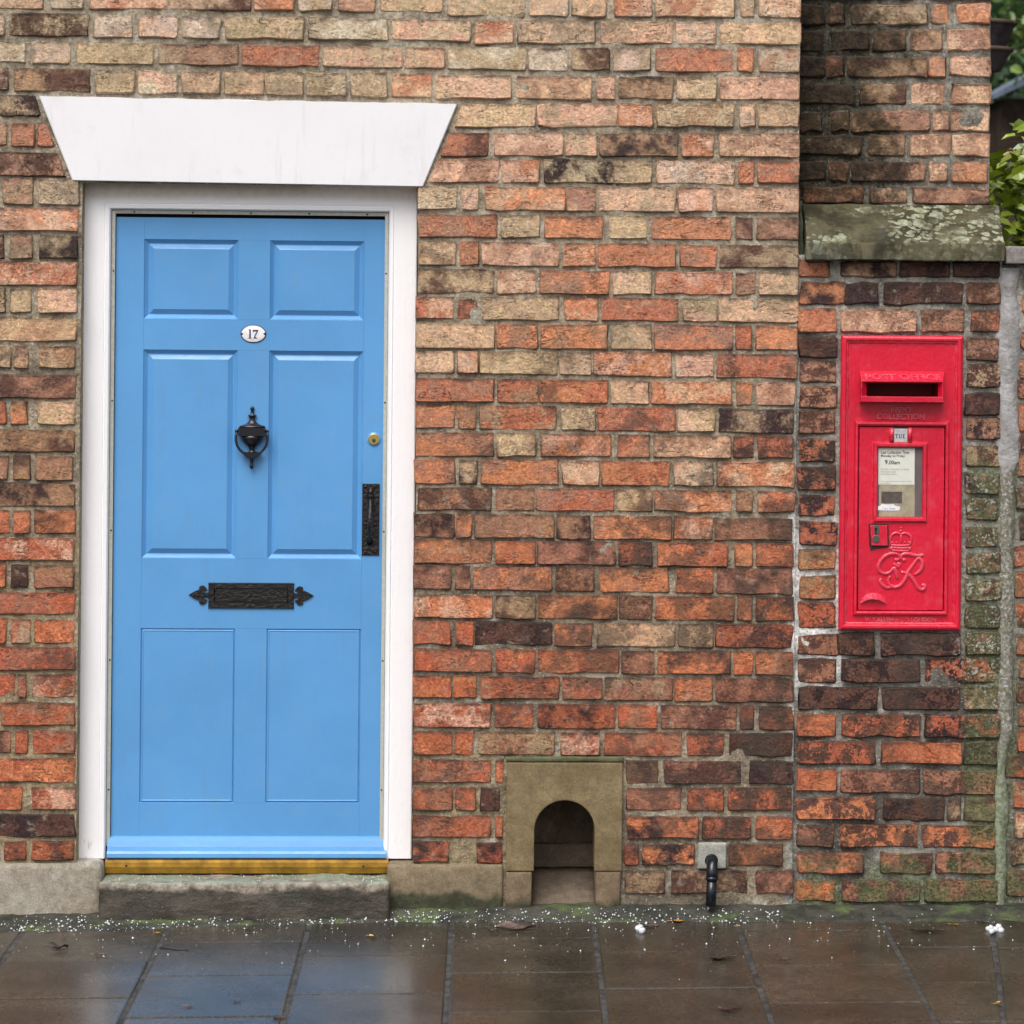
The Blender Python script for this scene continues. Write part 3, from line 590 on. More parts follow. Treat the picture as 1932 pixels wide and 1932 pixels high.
# ------------------------------------------------------------------ brick and mortar builders
LXL = lambda v: 74 + (v - 181) / (340 - 181) * 63
LXR = lambda v: 863 + (v - 197) / (352 - 197) * -65
def clip_lintel(q):
    tl, tr, br, bl, code = q; out = []
    for (u, v) in (tl, tr, br, bl): out.append([u, v])
    if tl[1] > 178 and bl[1] < 362:
        for p, s in ((out[0], 0), (out[3], 0), (out[1], 1), (out[2], 1)):
            mid = (tl[0] + tr[0]) / 2
            if mid > 400 and s == 0: p[0] = max(p[0], LXR(p[1]) + 9)
            if mid < 400 and s == 1: p[0] = min(p[0], LXL(p[1]) - 9)
    return out + [code]
def brick_geo(quad, Y, depth=0.10, wear=1.0, rnd=random):
    """irregular worn brick: outline ring, chamfer, flat face; returns verts, faces, d0, d1, L*H"""
    P = [un(u, v, Y) for u, v in quad[:4]]
    tl, tr, br, bl = [(p.x, p.z) for p in P]
    g_ = 0.0020; tl = (tl[0] - g_, tl[1] + g_); tr = (tr[0] + g_, tr[1] + g_); br = (br[0] + g_, br[1] - g_); bl = (bl[0] - g_, bl[1] - g_)
    if Y == 0.0 and tl[1] > 1.62 and abs(tr[0] - HX1) < 0.03: tr = (HX1 + 0.0015, tr[1]); br = (HX1 + 0.0015, br[1])     # quoin runs to the corner
    L = ((tr[0] - tl[0]) + (br[0] - bl[0])) / 2; H = tl[1] - bl[1]
    n = 4 if L > 0.13 else 2
    ch = min(0.0034, H * 0.08, L * 0.1) * wear
    pts = []
    def side(a, b, k):
        l = math.hypot(b[0] - a[0], b[1] - a[1]); t0 = ch * (0.6 + 0.9 * rnd.random()) / l; t1 = 1 - ch * (0.6 + 0.9 * rnd.random()) / l
        for i in range(k + 1):
            t = t0 + (t1 - t0) * i / k
            if 0 < i < k: t += rnd.uniform(-0.08, 0.08)
            pts.append((a[0] + (b[0] - a[0]) * t, a[1] + (b[1] - a[1]) * t))
    side(tl, tr, n); side(tr, br, 1); side(br, bl, n); side(bl, tl, 1)
    j = 0.0017 * wear
    pts = [(x + rnd.gauss(0, j), z + rnd.gauss(0, j)) for x, z in pts]
    cx, cz = (tl[0] + tr[0] + br[0] + bl[0]) / 4, (tl[1] + tr[1] + br[1] + bl[1]) / 4
    x0, x1 = min(p[0] for p in pts), max(p[0] for p in pts); z0, z1 = min(p[1] for p in pts), max(p[1] for p in pts)
    ins = 0.0036 * wear; fx, fz = 1 - 2 * ins / L, 1 - 2 * ins / H
    tx, tz, off = rnd.gauss(0, 0.012), rnd.gauss(0, 0.02), rnd.gauss(-0.0046, 0.0018 * wear)
    vs = [(x, Y + depth, z) for x, z in pts] + [(x, Y + 0.0035 + rnd.gauss(0, 0.0008), z) for x, z in pts]
    vs += [(cx + (x - cx) * fx, Y + off + tx * (x - cx) + tz * (z - cz) + rnd.gauss(0, 0.0005 * wear), cz + (z - cz) * fz) for x, z in pts]
    k = len(pts); fs = []
    for r in range(2):
        for i in range(k):
            q = (i + 1) % k; fs.append((r * k + i, r * k + q, (r + 1) * k + q, (r + 1) * k + i))
    fs.append(tuple(2 * k + i for i in range(k)))
    sm = [False] * k + [True] * k + [False]
    d0 = [(v[0] - x0, v[2] - z0, 0) for v in vs]; d1 = [(x1 - v[0], z1 - v[2], 0) for v in vs]
    return vs, fs, sm, d0, d1, L * H
def jitter(c, rnd, s=0.14):
    k = 1 + rnd.uniform(-s, s); return tuple(max(0.01, min(0.9, x * k * (1 + rnd.uniform(-0.06, 0.06)))) for x in c)
def tone(c, code, q):
    """pull each brick towards a mean tone set by its height"""
    v = q[0][1]; t = min(1, max(0, (v - 250) / 900)); mean = [a * (1 - t) + b * t for a, b in zip((0.80, 0.505, 0.335), (0.48, 0.18, 0.09))]  # paler upper mean, partly the brighter light up the wall put into colour
    k = 0.04 if code in 'dk' else 0.30
    return tuple(a * (1 - k) + b * k for a, b in zip(c, mean))
def brick_mesh(items, tint=lambda c, p: c):
    """items: list of (quad, Y, wear) -> one mesh with its colour attributes"""
    V, F, SM, D0, D1, CA, CB = [], [], [], [], [], [], []
    for quad, Y, wear, depth in items:
        rnd = random.Random(hash((round(quad[0][0], 1), round(quad[0][1], 1))) & 0xffff)
        vs, fs, sm, d0, d1, _ = brick_geo(quad, Y, depth, wear, rnd); b = len(V)
        ca = tone(jitter(PAL[quad[4][0]], rnd), quad[4][0], quad); cb = tone(jitter(PAL[quad[4][-1]], rnd), quad[4][-1], quad)
        V += vs; F += [tuple(b + i for i in f) for f in fs]; SM += sm; D0 += d0; D1 += d1
        CA += [(*ca, 1)] * len(vs); CB += [(*cb, 1)] * len(vs)
    me = bpy.data.meshes.new('brick'); me.from_pydata(V, [], F); me.polygons.foreach_set('use_smooth', SM)
    for nme, dat in (('ca', CA), ('cb', CB)):
        a = me.color_attributes.new(nme, 'FLOAT_COLOR', 'POINT'); a.data.foreach_set('color', np.array(dat, dtype=np.float32).ravel())
    for nme, dat in (('d0', D0), ('d1', D1)):
        a = me.attributes.new(nme, 'FLOAT_VECTOR', 'POINT'); a.data.foreach_set('vector', np.array(dat, dtype=np.float32).ravel())
    bm = bmesh.new(); bm.from_mesh(me); bmesh.ops.recalc_face_normals(bm, faces=bm.faces); bm.to_mesh(me); bm.free()
    return me
def lay(items, parent):
    for it in items: link('brick', brick_mesh([it]), BRICK, parent)

def fnoise(nz, nx, cell, octs, seed, rough=0.55):
    rng = np.random.default_rng(seed); out = np.zeros((nz, nx)); amp = 1.0; tot = 0
    for o in range(octs):
        c = max(1.0, cell / 2 ** o)
        gz_, gx_ = int(nz / c) + 3, int(nx / c) + 3; g = rng.random((gz_, gx_))
        zi, xi = np.arange(nz) / c, np.arange(nx) / c
        z0, x0 = zi.astype(int), xi.astype(int); fz, fx = zi - z0, xi - x0
        fz = fz * fz * (3 - 2 * fz); fx = fx * fx * (3 - 2 * fx); fz = fz[:, None]; fx = fx[None, :]
        a = g[np.ix_(z0, x0)] * (1 - fx) + g[np.ix_(z0, x0 + 1)] * fx
        b = g[np.ix_(z0 + 1, x0)] * (1 - fx) + g[np.ix_(z0 + 1, x0 + 1)] * fx
        out += amp * (a * (1 - fz) + b * fz); tot += amp; amp *= rough
    return out / tot
def mortar_bed(x0, x1, z0, z1, Y, holes, colour, parent, res=0.0075, depth=0.0040, amp=0.012, seed=1, back=0.30, name='mortar_bed'):
    """weathered mortar face as a fine height field, with the solid wall behind it"""
    nx, nz = int((x1 - x0) / res) + 1, int((z1 - z0) / res) + 1
    X = np.linspace(x0, x1, nx); Z = np.linspace(z0, z1, nz); XX, ZZ = np.meshgrid(X, Z)
    h = fnoise(nz, nx, 9, 4, seed) - 0.5
    YY = Y + depth + h * amp * 1.6
    co = np.stack([XX, YY, ZZ], -1).reshape(-1, 3)
    idx = np.arange(nx * nz).reshape(nz, nx)
    q = np.stack([idx[:-1, :-1], idx[:-1, 1:], idx[1:, 1:], idx[1:, :-1]], -1)
    cxm, czm = (XX[:-1, :-1] + XX[1:, 1:]) / 2, (ZZ[:-1, :-1] + ZZ[1:, 1:]) / 2
    keep = np.ones(cxm.shape, bool)
    for a, b, c, d in holes: keep &= ~((cxm > a) & (cxm < b) & (czm > c) & (czm < d))
    q = q[keep]
    colv = colour(XX, ZZ, fnoise(nz, nx, 40, 4, seed + 5), fnoise(nz, nx, 6, 3, seed + 9)).reshape(-1, 3)
    vs = co.tolist(); fs = q.tolist(); nface = len(fs)
    # solid core behind, cut round the openings
    xs = sorted(set([x0, x1] + [min(max(v, x0), x1) for hh in holes for v in hh[:2]])); zs = sorted(set([z0, z1] + [min(max(v, z0), z1) for hh in holes for v in hh[2:]]))
    mb = MB()
    for i in range(len(xs) - 1):
        for k in range(len(zs) - 1):
            if xs[i + 1] - xs[i] < 1e-5 or zs[k + 1] - zs[k] < 1e-5: continue
            mx, mz = (xs[i] + xs[i + 1]) / 2, (zs[k] + zs[k + 1]) / 2
            if any(a < mx < b and c < mz < d for a, b, c, d in holes): continue
            mb.box(xs[i], xs[i + 1], Y + 0.0155, Y + back, zs[k], zs[k + 1])
    b = len(vs); vs += mb.v; fs += [[b + i for i in f] for f in mb.f]
    me = bpy.data.meshes.new(name); me.from_pydata(vs, [], fs)
    cc = np.ones((len(vs), 4), np.float32); cc[:len(colv), :3] = colv; cc[len(colv):, :3] = colv.mean(0)
    a = me.color_attributes.new('ca', 'FLOAT_COLOR', 'POINT'); a.data.foreach_set('color', cc.ravel())
    smf = np.zeros(len(fs), bool); smf[:nface] = True; me.polygons.foreach_set('use_smooth', smf)
    return props(link(name, me, MORTAR, parent), kind='stuff')
def lerp3(a, b, t): return np.array(a)[None, None, :] * (1 - t[..., None]) + np.array(b)[None, None, :] * t[..., None]
def sstep(a, b, x): t = np.clip((x - a) / (b - a), 0, 1); return t * t * (3 - 2 * t)

def text_fit(mb, s, x0, x1, z0, z1, yfun, mi=0, thick=0.0, bold=0.0):
    """text filling the rectangle x0..x1, z0..z1; yfun(z) is the surface it stands on"""
    t = MB(); text_mb(t, s, 1.0, 0, 0, 0, 0, 0.02 if thick else 0.0, 'LEFT', 1.0, bold)
    xs = [p[0] for p in t.v]; zs = [p[2] for p in t.v]; ys = [p[1] for p in t.v]
    a0, a1, c0, c1 = min(xs), max(xs), min(zs), max(zs); y1 = max(ys) or 1
    out = []
    for x, y, z in t.v:
        Z = z0 + (z - c0) / (c1 - c0) * (z1 - z0)
        out.append((x0 + (x - a0) / (a1 - a0) * (x1 - x0), yfun(Z) - (thick if y < 0 else -0.0005 if thick else 0.0), Z))
    mb.add(out, t.f, mi)
def R(x0, x1, y0, y1, Y, s=1.0):
    """photo rectangle (2500 px) -> world x0, x1, z0, z1 on the plane Y"""
    ym, xm = (y0 + y1) / 2, (x0 + x1) / 2
    return nat(x0, ym, Y).x, nat(x1, ym, Y).x, nat(xm, y1, Y).z, nat(xm, y0, Y).z

# ================================================================== the house
HX0, HX1 = un(-250, 900).x, un(1502, 900).x
HZ0, HZ1 = -0.12, un(966, -150).z
house = thing('brick_house', (un(935, 1742).x, 0, 0), 'red and buff brick house front with white lintel over a sky blue door', 'house')
DX0, DX1 = un(149, 1000).x, un(784, 1000).x
LZ = un(470, 347).z
NX0, NX1, NZ1 = nat(1298, 2000).x, nat(1456, 2000).x, nat(1377, 1946).z
def col_house(X, Z, n, f):
    c = lerp3((0.29, 0.235, 0.165), (0.49, 0.41, 0.30), n)
    sand = lerp3((0.33, 0.255, 0.145), (0.39, 0.31, 0.195), n)
    k = np.maximum(sstep(-1.0, -1.2, X) * sstep(1.25, 1.0, Z), sstep(0.62, 0.48, Z) * sstep(0.35, -0.1, X)) * 0.9
    c = c * (1 - k[..., None]) + sand * k[..., None]
    up = sstep(1.5, 2.1, Z) * 0.5; c = c * (1 - up[..., None]) + lerp3((0.37, 0.31, 0.225), (0.60, 0.52, 0.395), n) * up[..., None]
    mid = sstep(1.25, 0.95, Z) * sstep(-0.4, -0.1, X) * (1 - k)                       # sooty middle of the wall
    c = c * (1 - 0.45 * (mid * sstep(0.35, 0.6, n))[..., None])
    j = sstep(HX1 - 0.03, HX1 - 0.012, X) * sstep(1.95, 1.8, Z)
    c = c * (1 - j[..., None]) + np.array((0.40, 0.385, 0.34)) * j[..., None]
    j2 = sstep(HX1 - 0.03, HX1 - 0.012, X) * sstep(1.28, 1.15, Z) * sstep(0.72, 0.85, Z); c = c * (1 - j2[..., None]) + np.array((0.74, 0.72, 0.69)) * j2[..., None]
    w = sstep(0.64, 0.74, f) * 0.6
    return np.clip(c * (0.75 + 0.5 * f[..., None]) * (1 - w[..., None]) + np.array((0.50, 0.47, 0.41)) * w[..., None], 0, 1)
HOLES = [(DX0, DX1, -1, LZ), (NX0, NX1, -1, NZ1)]
mortar_bed(HX0, HX1, HZ0, HZ1, 0.0, HOLES, col_house, house, seed=3)

recs = []
for q in MAIN:
    q = clip_lintel(q); w = 0.9 if q[0][1] > 250 else 1.15
    a = (q[1][0] - q[0][0]) * (q[3][1] - q[0][1])
    vis = min(q[1][0], 1932) - max(q[0][0], 0)
    recs.append((a if vis > 4 else 0, (q, 0.0, w, 0.10)))
recs.sort(key=lambda t: -t[0])
lay([r[1] for r in recs[:296]], house)
rest = [r[1] for r in recs[296:]] + [(q, 0.0, 1.0, 0.10) for q in EXTRA]
props(link('small_bricks', brick_mesh(rest), BRICK, house), kind='stuff')

# lintel
pts = []
tl, tr, br, bl = un(74, 181.5), un(863, 196.5), un(798.5, 352), un(137, 340.5)
for i in range(41):
    p = tl.lerp(tr, i / 40); pts.append((p.x, p.z + (mnoise.noise((i * 0.35, 1, 2)) * 0.003 + (random.random() - 0.5) * 0.002 if 0 < i < 40 else 0)))
pts += [(br.x, br.z), (bl.x, bl.z)]
MB().plate(pts, 0.13, -0.009, 0.003).build('lintel', LINTEL, house)

# door frame
FO = -0.028
FX0, FX1, FZ0, FZ1 = R(194, 1012, 450, 2096, 0.09 + FO)
FZ1 += 0.006
FR = MB().usweep(FX0, FX1, FZ0, FZ1, [(a_, y_ + FO) for a_, y_ in ((0, 0.16), (0, 0.093), (0.003, 0.090), (0.064, 0.090), (0.0655, 0.0925), (0.068, 0.0925), (0.070, 0.088), (0.079, 0.089), (0.083, 0.095), (0.084, 0.16))])
def m_frame():
    N = NT('stained_white_paint'); p = N.sep(N.pos()); n = N.noise(4, 5, 0.6, stretch=(0.4, 1, 1.0)); n2 = N.noise(60, 5, 0.6)
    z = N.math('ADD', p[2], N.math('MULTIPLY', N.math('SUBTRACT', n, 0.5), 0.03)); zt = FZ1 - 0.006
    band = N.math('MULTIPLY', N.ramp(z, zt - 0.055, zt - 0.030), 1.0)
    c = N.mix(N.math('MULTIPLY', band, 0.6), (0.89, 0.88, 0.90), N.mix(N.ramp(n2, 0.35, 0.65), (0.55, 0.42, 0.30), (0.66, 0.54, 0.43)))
    g = N.ramp(N.noise(16, 7, 0.75, off=(3, 5, 5)), 0.66, 0.74, 0, 0.35); c = N.mix(g, c, (0.35, 0.30, 0.27))
    foot = N.math('MULTIPLY', N.ramp(p[2], 0.19, 0.40, 1, 0), N.ramp(N.noise(55, 5, 0.7, stretch=(1, 1, 0.25)), 0.62, 0.68, 0, 0.5)); c = N.mix(foot, c, (0.25, 0.21, 0.19))
    return N.done(c, 0.4, N.bump(N.math('ADD', n2, N.noise(110, 3, 0.5, stretch=(1, 1, 0.06))), 0.0016, 0.7))
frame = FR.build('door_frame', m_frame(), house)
MB().usweep(FX0 + 0.0842, FX1 - 0.0842, FZ0 + 0.035, FZ1 - 0.0842, [(a_, y_ + FO) for a_, y_ in ((0, 0.13), (0, 0.103), (0.003, 0.102), (0.0105, 0.104), (0.0105, 0.13))]).build('draught_strip', STRIP, frame)
sc = MB()
for i in range(5):
    z = FZ0 + 0.2 + i * 0.38
    for x in (FX0 + 0.090, FX1 - 0.090): sc.ball((x, 0.1025 + FO, z), 0.003, 0, 8, 0.5)
    sc.ball((FX0 + 0.15 + i * 0.17, 0.1025 + FO, FZ1 - 0.090), 0.003, 0, 8, 0.5)
sc.build('screw', DARK, frame)
MB().usweep(FX0 + 0.0945, FX1 - 0.0945, FZ0 + 0.01, FZ1 - 0.0945, [(0, 0.19), (0, 0.132 + FO), (0.02, 0.132 + FO), (0.02, 0.19)]).build('shadow_rebate', DARK, frame)

# ------------------------------------------------------------------ the door
DY = 0.115 + FO
dx0, dx1, dz0, dz1 = R(277, 938.5, 533, 2092, DY)
BK = DY + 0.045
pan = {}
for k, (a, b, c, d) in dict(tl=(271, 451, 452, 602), tr=(508, 686, 454, 604), ml=(269, 447, 660, 1053), mr=(506, 684, 662, 1055), bl=(265, 441, 1185, 1515), br=(503, 680, 1187, 1515)).items():
    pan[k] = R(a / K, b / K, c / K, d / K, DY)
xa0 = sum(pan[k][0] for k in ('tl', 'ml', 'bl')) / 3; xa1 = sum(pan[k][1] for k in ('tl', 'ml', 'bl')) / 3
xb0 = sum(pan[k][0] for k in ('tr', 'mr', 'br')) / 3; xb1 = sum(pan[k][1] for k in ('tr', 'mr', 'br')) / 3
zz = {r: ((pan[r + 'l'][2] + pan[r + 'r'][2]) / 2, (pan[r + 'l'][3] + pan[r + 'r'][3]) / 2) for r in 'tmb'}
g = 0.0003; D = MB()
D.box(dx0, xa0 - g, DY, BK, dz0, dz1); D.box(xb1 + g, dx1, DY, BK, dz0, dz1)
for z0, z1 in ((zz['t'][1], dz1), (zz['m'][1], zz['t'][0]), (zz['b'][1], zz['m'][0]), (dz0, zz['b'][0])):
    D.box(xa0, xb1, DY + 0.0002, BK, z0, z1)
for r in 'tmb': D.box(xa1, xb0, DY, BK, zz[r][0] + g, zz[r][1] - g)
door = D.build('door', BLUE, house)
raised = [(0, DY + 0.0004), (0.0025, DY + 0.0035), (0.011, DY + 0.0105), (0.0135, DY + 0.0112), (0.0275, DY + 0.0030), (0.0285, DY + 0.0022)]
flush = [(0, DY + 0.0003), (0.0022, DY + 0.0045), (0.0034, DY + 0.0045), (0.0046, DY + 0.0012), (0.0065, DY + 0.0004), (0.0085, DY + 0.0012), (0.0092, DY + 0.0018)]
for r in 'tmb':
    for x0, x1 in ((xa0, xa1), (xb0, xb1)):
        MB().frame(x0, x1, zz[r][0], zz[r][1], raised if r != 'b' else flush, True).build('door_panel', BLUE, door)
# weather bar along the foot
wx0, wx1, wz0, wz1 = R(262, 944, 2046, 2094, 0.095 + FO)
prof = [(DY + 0.002, wz1 + 0.004), (DY - 0.006, wz1), (DY - 0.016, wz1 - 0.010), (DY - 0.022, wz1 - 0.026), (DY - 0.024, wz1 - 0.034), (DY - 0.032, wz1 - 0.037), (DY - 0.036, wz1 - 0.044), (DY - 0.037, wz0 + 0.003), (DY - 0.033, wz0), (DY + 0.002, wz0)]
MB().rings([[(x, y, z) for y, z in prof] for x in (wx0, wx1)], True, True, True).build('weather_bar', BLUE, door)
tx0, tx1, tz0, tz1 = R(257, 948, 2097, 2123, 0.085 + FO)
prof = [(y_ + FO, z_) for y_, z_ in ((0.15, tz1), (0.088, tz1), (0.083, tz1 - 0.003), (0.081, tz1 - 0.010), (0.081, tz0 + 0.008), (0.084, tz0 + 0.002), (0.09, tz0 - 0.012), (0.15, tz0 - 0.012))]
th = MB().rings([[(x, y, z) for y, z in prof] for x in (tx0, tx1)], True, True, True)
for x in (nat(311, 2110, 0.08), nat(888, 2111, 0.08)): th.ball((x.x, 0.081 + FO, x.z), 0.0035, 1, 8, 0.4)
th.build('threshold_bar', [GOLD, DARK], house)

# knocker
Z3 = lambda a, b, Y=DY: nat(430 + a / 3.22, 950 + b / 3.22, Y)
u3 = 1 / 3.22 / 833.5 * 1.012
kc = Z3(598, 400); kn = MB()
kp = [(135, 3), (142, 13), (152, 17), (163, 14), (170, 10), (185, 11), (198, 15), (205, 32), (209, 37), (213, 32), (218, 20), (236, 20), (252, 26), (268, 42), (280, 66), (290, 98), (304, 104)]
kn.lathe([(Z3(598, b).z, h * u3) for b, h in kp], kc.x, DY - 0.006, 18, 0.55)
for b0, b1, hw, y in ((304, 366, 103, 0.034),):
    p0, p1 = Z3(598, b0), Z3(598, b1); kn.box(kc.x - hw * u3, kc.x + hw * u3, DY - y, DY, p1.z, p0.z)
bp = [(366, 86), (385, 84), (405, 76), (425, 60), (440, 44), (450, 30), (456, 26), (462, 26), (470, 21), (484, 20), (496, 30), (500, 40)]
kn.lathe([(Z3(598, b).z, h * u3) for b, h in bp], kc.x, DY - 0.010, 18, 0.75)
for sx in (-1, 1):
    kn.ball((kc.x + sx * 118 * u3, DY - 0.016, Z3(598, 328).z), 0.0055)
    kn.tube([(kc.x + sx * 100 * u3, DY - 0.016, Z3(598, 330).z), (kc.x + sx * 122 * u3, DY - 0.016, Z3(598, 330).z)], 0.0035)
    path = [(118, 335), (122, 370), (121, 405), (112, 440), (95, 470), (72, 492), (45, 508), (0, 518)]
    kn.tube([(kc.x + sx * a * u3, DY - 0.020 - 0.004 * (b > 400), Z3(598, b).z) for a, b in path], [0.0042, 0.0042, 0.004, 0.0038, 0.0036, 0.004, 0.005, 0.006], 8)
sp = [(-72, 494), (72, 494), (60, 512), (30, 540), (0, 550), (-30, 540), (-60, 512)]
kn.plate([(kc.x + a * u3, Z3(598, b).z) for a, b in sp], DY - 0.006, DY - 0.032, 0.003)
kn.lathe([(Z3(598, b).z, h * u3) for b, h in ((546, 17), (560, 13), (590, 12), (597, 15), (606, 16), (618, 13), (627, 4))], kc.x, DY - 0.016, 12, 0.8)
kn.build('door_knocker', SATIN, door)

# letter plate
lp = MB(); c0, c1 = Z3(255, 1520), Z3(925, 1725)
x0, x1, z0, z1 = c0.x, c1.x, c1.z, c0.z
lp.frame(x0, x1, z0, z1, [(0, DY), (0, DY - 0.004), (0.0015, DY - 0.0055), (0.0165, DY - 0.0055), (0.018, DY - 0.003), (0.0186, DY - 0.0005)])
fl = [(255, 1594), (240, 1602), (228, 1600), (222, 1590), (230, 1583), (243, 1586), (246, 1574), (236, 1560), (222, 1547), (204, 1543), (188, 1548), (180, 1560), (184, 1574), (170, 1580), (148, 1588), (124, 1602), (99, 1617)]
for sx in (-1, 1):
    q = [(a, b) for a, b in fl] + [(a, 3236 - b) for a, b in reversed(fl[:-1])]
    if sx > 0: q = [(1180 - a, b + 6) for a, b in q]
    # solid scalloped end: centre bar plus two lobes, kept as one outline strip
    vs = [(Z3(a, b).x, Z3(a, b).z) for a, b in q]
    lp.plate(vs, DY, DY - 0.004)
lpo = lp.build('letter_plate', IRON, door)
a, b = Z3(318, 1562), Z3(866, 1678)
MB().frame(x0 + 0.0188, x1 - 0.0188, z0 + 0.0188, z1 - 0.0188, [(0, DY + 0.002), (0, DY - 0.0022), (0.0012, DY - 0.003)], True).build('letter_flap', IRON, door)

# pull handle
Z9 = lambda a, b, Y=DY: nat(860 + a / 8.78, 1160 + b / 8.78, Y)
ph = MB(); a, b = Z9(218, 180), Z9(574, 1722)
ph.frame(a.x, b.x, b.z, a.z, [(0, DY), (0, DY - 0.003), (0.0012, DY - 0.004)], True)
for x, y in ((285, 250), (495, 250), (278, 1050), (492, 1055), (285, 1640), (488, 1645)):
    p = Z9(x, y); ph.ball((p.x, DY - 0.004, p.z), 0.0052, 0, 10, 0.7)
hx = Z9(392, 900).x; zf = lambda b: Z9(392, b).z; s9 = 1 / 8.78 / 833.5
ph.lathe([(zf(b), h * s9) for b, h in ((270, 4), (290, 30), (330, 48), (385, 66), (390, 58), (420, 70), (470, 72), (488, 60), (492, 50))], hx, DY - 0.008, 12, 0.8)
ph.plate([(hx + a * s9, zf(b)) for a, b in ((-50, 492), (50, 492), (54, 560), (40, 655), (-40, 655), (-54, 560))], DY - 0.003, DY - 0.016, 0.002)
pts = [(0, 480, 0.010), (0, 560, 0.020), (0, 660, 0.028), (0, 720, 0.034), (0, 850, 0.043), (-4, 1000, 0.048), (-6, 1150, 0.043), (-8, 1280, 0.032), (-10, 1370, 0.018), (-12, 1440, 0.006)]
ph.tube([(hx + a * s9, DY - y, zf(b)) for a, b, y in pts], [0.005, 0.0055, 0.0055, 0.0062, 0.006, 0.0062, 0.006, 0.0058, 0.0065, 0.0095], 10)
ph.build('pull_handle', IRON, door)

# lock cylinder
lc = Z3(1555, 393); lk = MB()
for (r, y, mi) in ((0.0205, 0.003, 0), (0.0165, 0.007, 1)):
    ring = lambda rr, yy: [(lc.x + rr * math.cos(t * math.pi / 12), DY - yy, lc.z + rr * math.sin(t * math.pi / 12)) for t in range(24)]
    lk.rings([ring(r, 0), ring(r, y - 0.001), ring(r - 0.0015, y)], True, False, True, mi)
ring = [(lc.x + 0.006 * math.cos(t * math.pi / 8), DY - 0.0078, lc.z - 0.004 + 0.006 * math.sin(t * math.pi / 8)) for t in range(16)]
lk.rings([[(x, DY - 0.006, z) for x, y, z in ring], ring], True, False, True, 2)
lk.box(lc.x - 0.0012, lc.x + 0.0012, DY - 0.0083, DY - 0.007, lc.z - 0.009, lc.z - 0.001, 3)
lk.build('lock_cylinder', [BLUE, BRASS, STEEL, DARK], door)

# number plate 17
ZN = lambda a, b, Y=DY: nat(560 + a / 16.1, 770 + b / 16.1, Y)
nc = ZN(945, 725); ax, az = abs(ZN(1450, 725).x - nc.x), abs(ZN(945, 1080).z - nc.z)
np_ = MB(); wob = [1 + 0.02 * mnoise.noise((t * 0.5, 3, 1)) for t in range(40)]
el = lambda s, y, w=0: [(nc.x + ax * s * (wob[t] if w else 1) * math.cos(t * math.pi / 20), DY - y, nc.z + (az * s - (1 - s) * 0.008) * (wob[t] if w else 1) * math.sin(t * math.pi / 20)) for t in range(40)]
np_.rings([el(1, 0), el(1, 0.0015), el(0.93, 0.0032)], True, False, False, 0, True)
inner = [[(p[0] + random.uniform(-1, 1) * 0.0006, p[1], p[2] + random.uniform(-1, 1) * 0.0006) for p in el(0.93, 0.0032)], el(0.86, 0.0042)]
np_.rings([el(0.93, 0.0032), inner[1]], True, False, True, 1, True)
one = [(755, 555), (800, 548), (852, 560), (846, 700), (846, 870), (858, 888), (888, 892), (888, 908), (735, 908), (735, 892), (772, 888), (786, 868), (790, 640), (788, 592), (755, 580)]
sev = [(930, 568), (1142, 572), (1138, 600), (1090, 700), (1048, 780), (1024, 845), (1060, 880), (1110, 900), (1108, 914), (958, 906), (956, 890), (985, 820), (1030, 720), (1085, 635), (1000, 628), (962, 634), (942, 665), (928, 660)]
for d in (one, sev): np_.plate([(ZN(a, b).x, ZN(a, b).z) for a, b in d], DY - 0.0035, DY - 0.0047, 0, 2)
for a in (500, 1385): p = ZN(a, 725); np_.ball((p.x, DY - 0.0035, p.z), 0.0036, 3, 8, 0.5)
np_.build('number_plate', [RIM, ENAMEL, INK, DARK], door)

# plinth, niche, pipe
def stone_box(name, x0, x1, y0, y1, z0, z1, mat, parent, bev=0.008, cell=0.03, amp=0.004, fr=9, seed=0):
    me = MB().box(x0, x1, y0, y1, z0, z1).mesh(); bevel_mesh(me, bev, 2); rough(me, cell, amp, fr, seed)
    return link(name, me, mat, parent)
GL = lambda x, y: gz(x, y)
a, b, c, d = R(-330, 246, 2106, 2250, -0.006)
stone_box('plinth_stone', a, b, -0.008, 0.16, -0.16, d, PLINTHA, house, 0.02, 0.035, 0.006, 7, 1)
a, b, c, d = R(944, 1228, 2110, 2250, -0.006)
stone_box('plinth_stone', a, b, -0.010, 0.16, -0.16, d, PLINTHB, house, 0.01, 0.03, 0.003, 7, 2)
def band(x0, x1, ya, yb): return R(x0, x1, ya, yb, 0.004)

Z2 = lambda a, b, Y=-0.012: nat(1150 + a / 2.76, 1800 + b / 2.76, Y)
nf = -0.014
tlx, trx = Z2(238, 400).x, Z2(1020, 400).x; ztop, zb = Z2(628, 172).z, Z2(628, 903).z
ox0, ox1 = Z2(426, 700).x, Z2(832, 700).x; ocx, orad = (ox0 + ox1) / 2, (ox1 - ox0) / 2; zs = Z2(628, 425).z - orad
pts = [(tlx, zb), (tlx, ztop), (trx, ztop), (trx, zb), (ox1, zb)] + [(ocx + orad * math.cos(t * math.pi / 24), zs + orad * math.sin(t * math.pi / 24)) for t in range(25)] + [(ox0, zb)]
nsc = thing
me = MB().rings([[(x, 0.15, z) for x, z in pts], [(x, nf, z) for x, z in pts]], True, True, True).mesh()
bevel_mesh(me, 0.004, 2, 0.9)
def m_niche():
    m0 = NICHE; return m0
niche = link('boot_scraper_niche', me, NICHE, house)
MBm = MB(); MBm.box(tlx - 0.004, trx + 0.004, -0.010, 0.05, ztop + 0.0015, ztop + 0.017)
me = MBm.mesh(); bevel_mesh(me, 0.005, 2); rough(me, 0.02, 0.004, 14, 5)
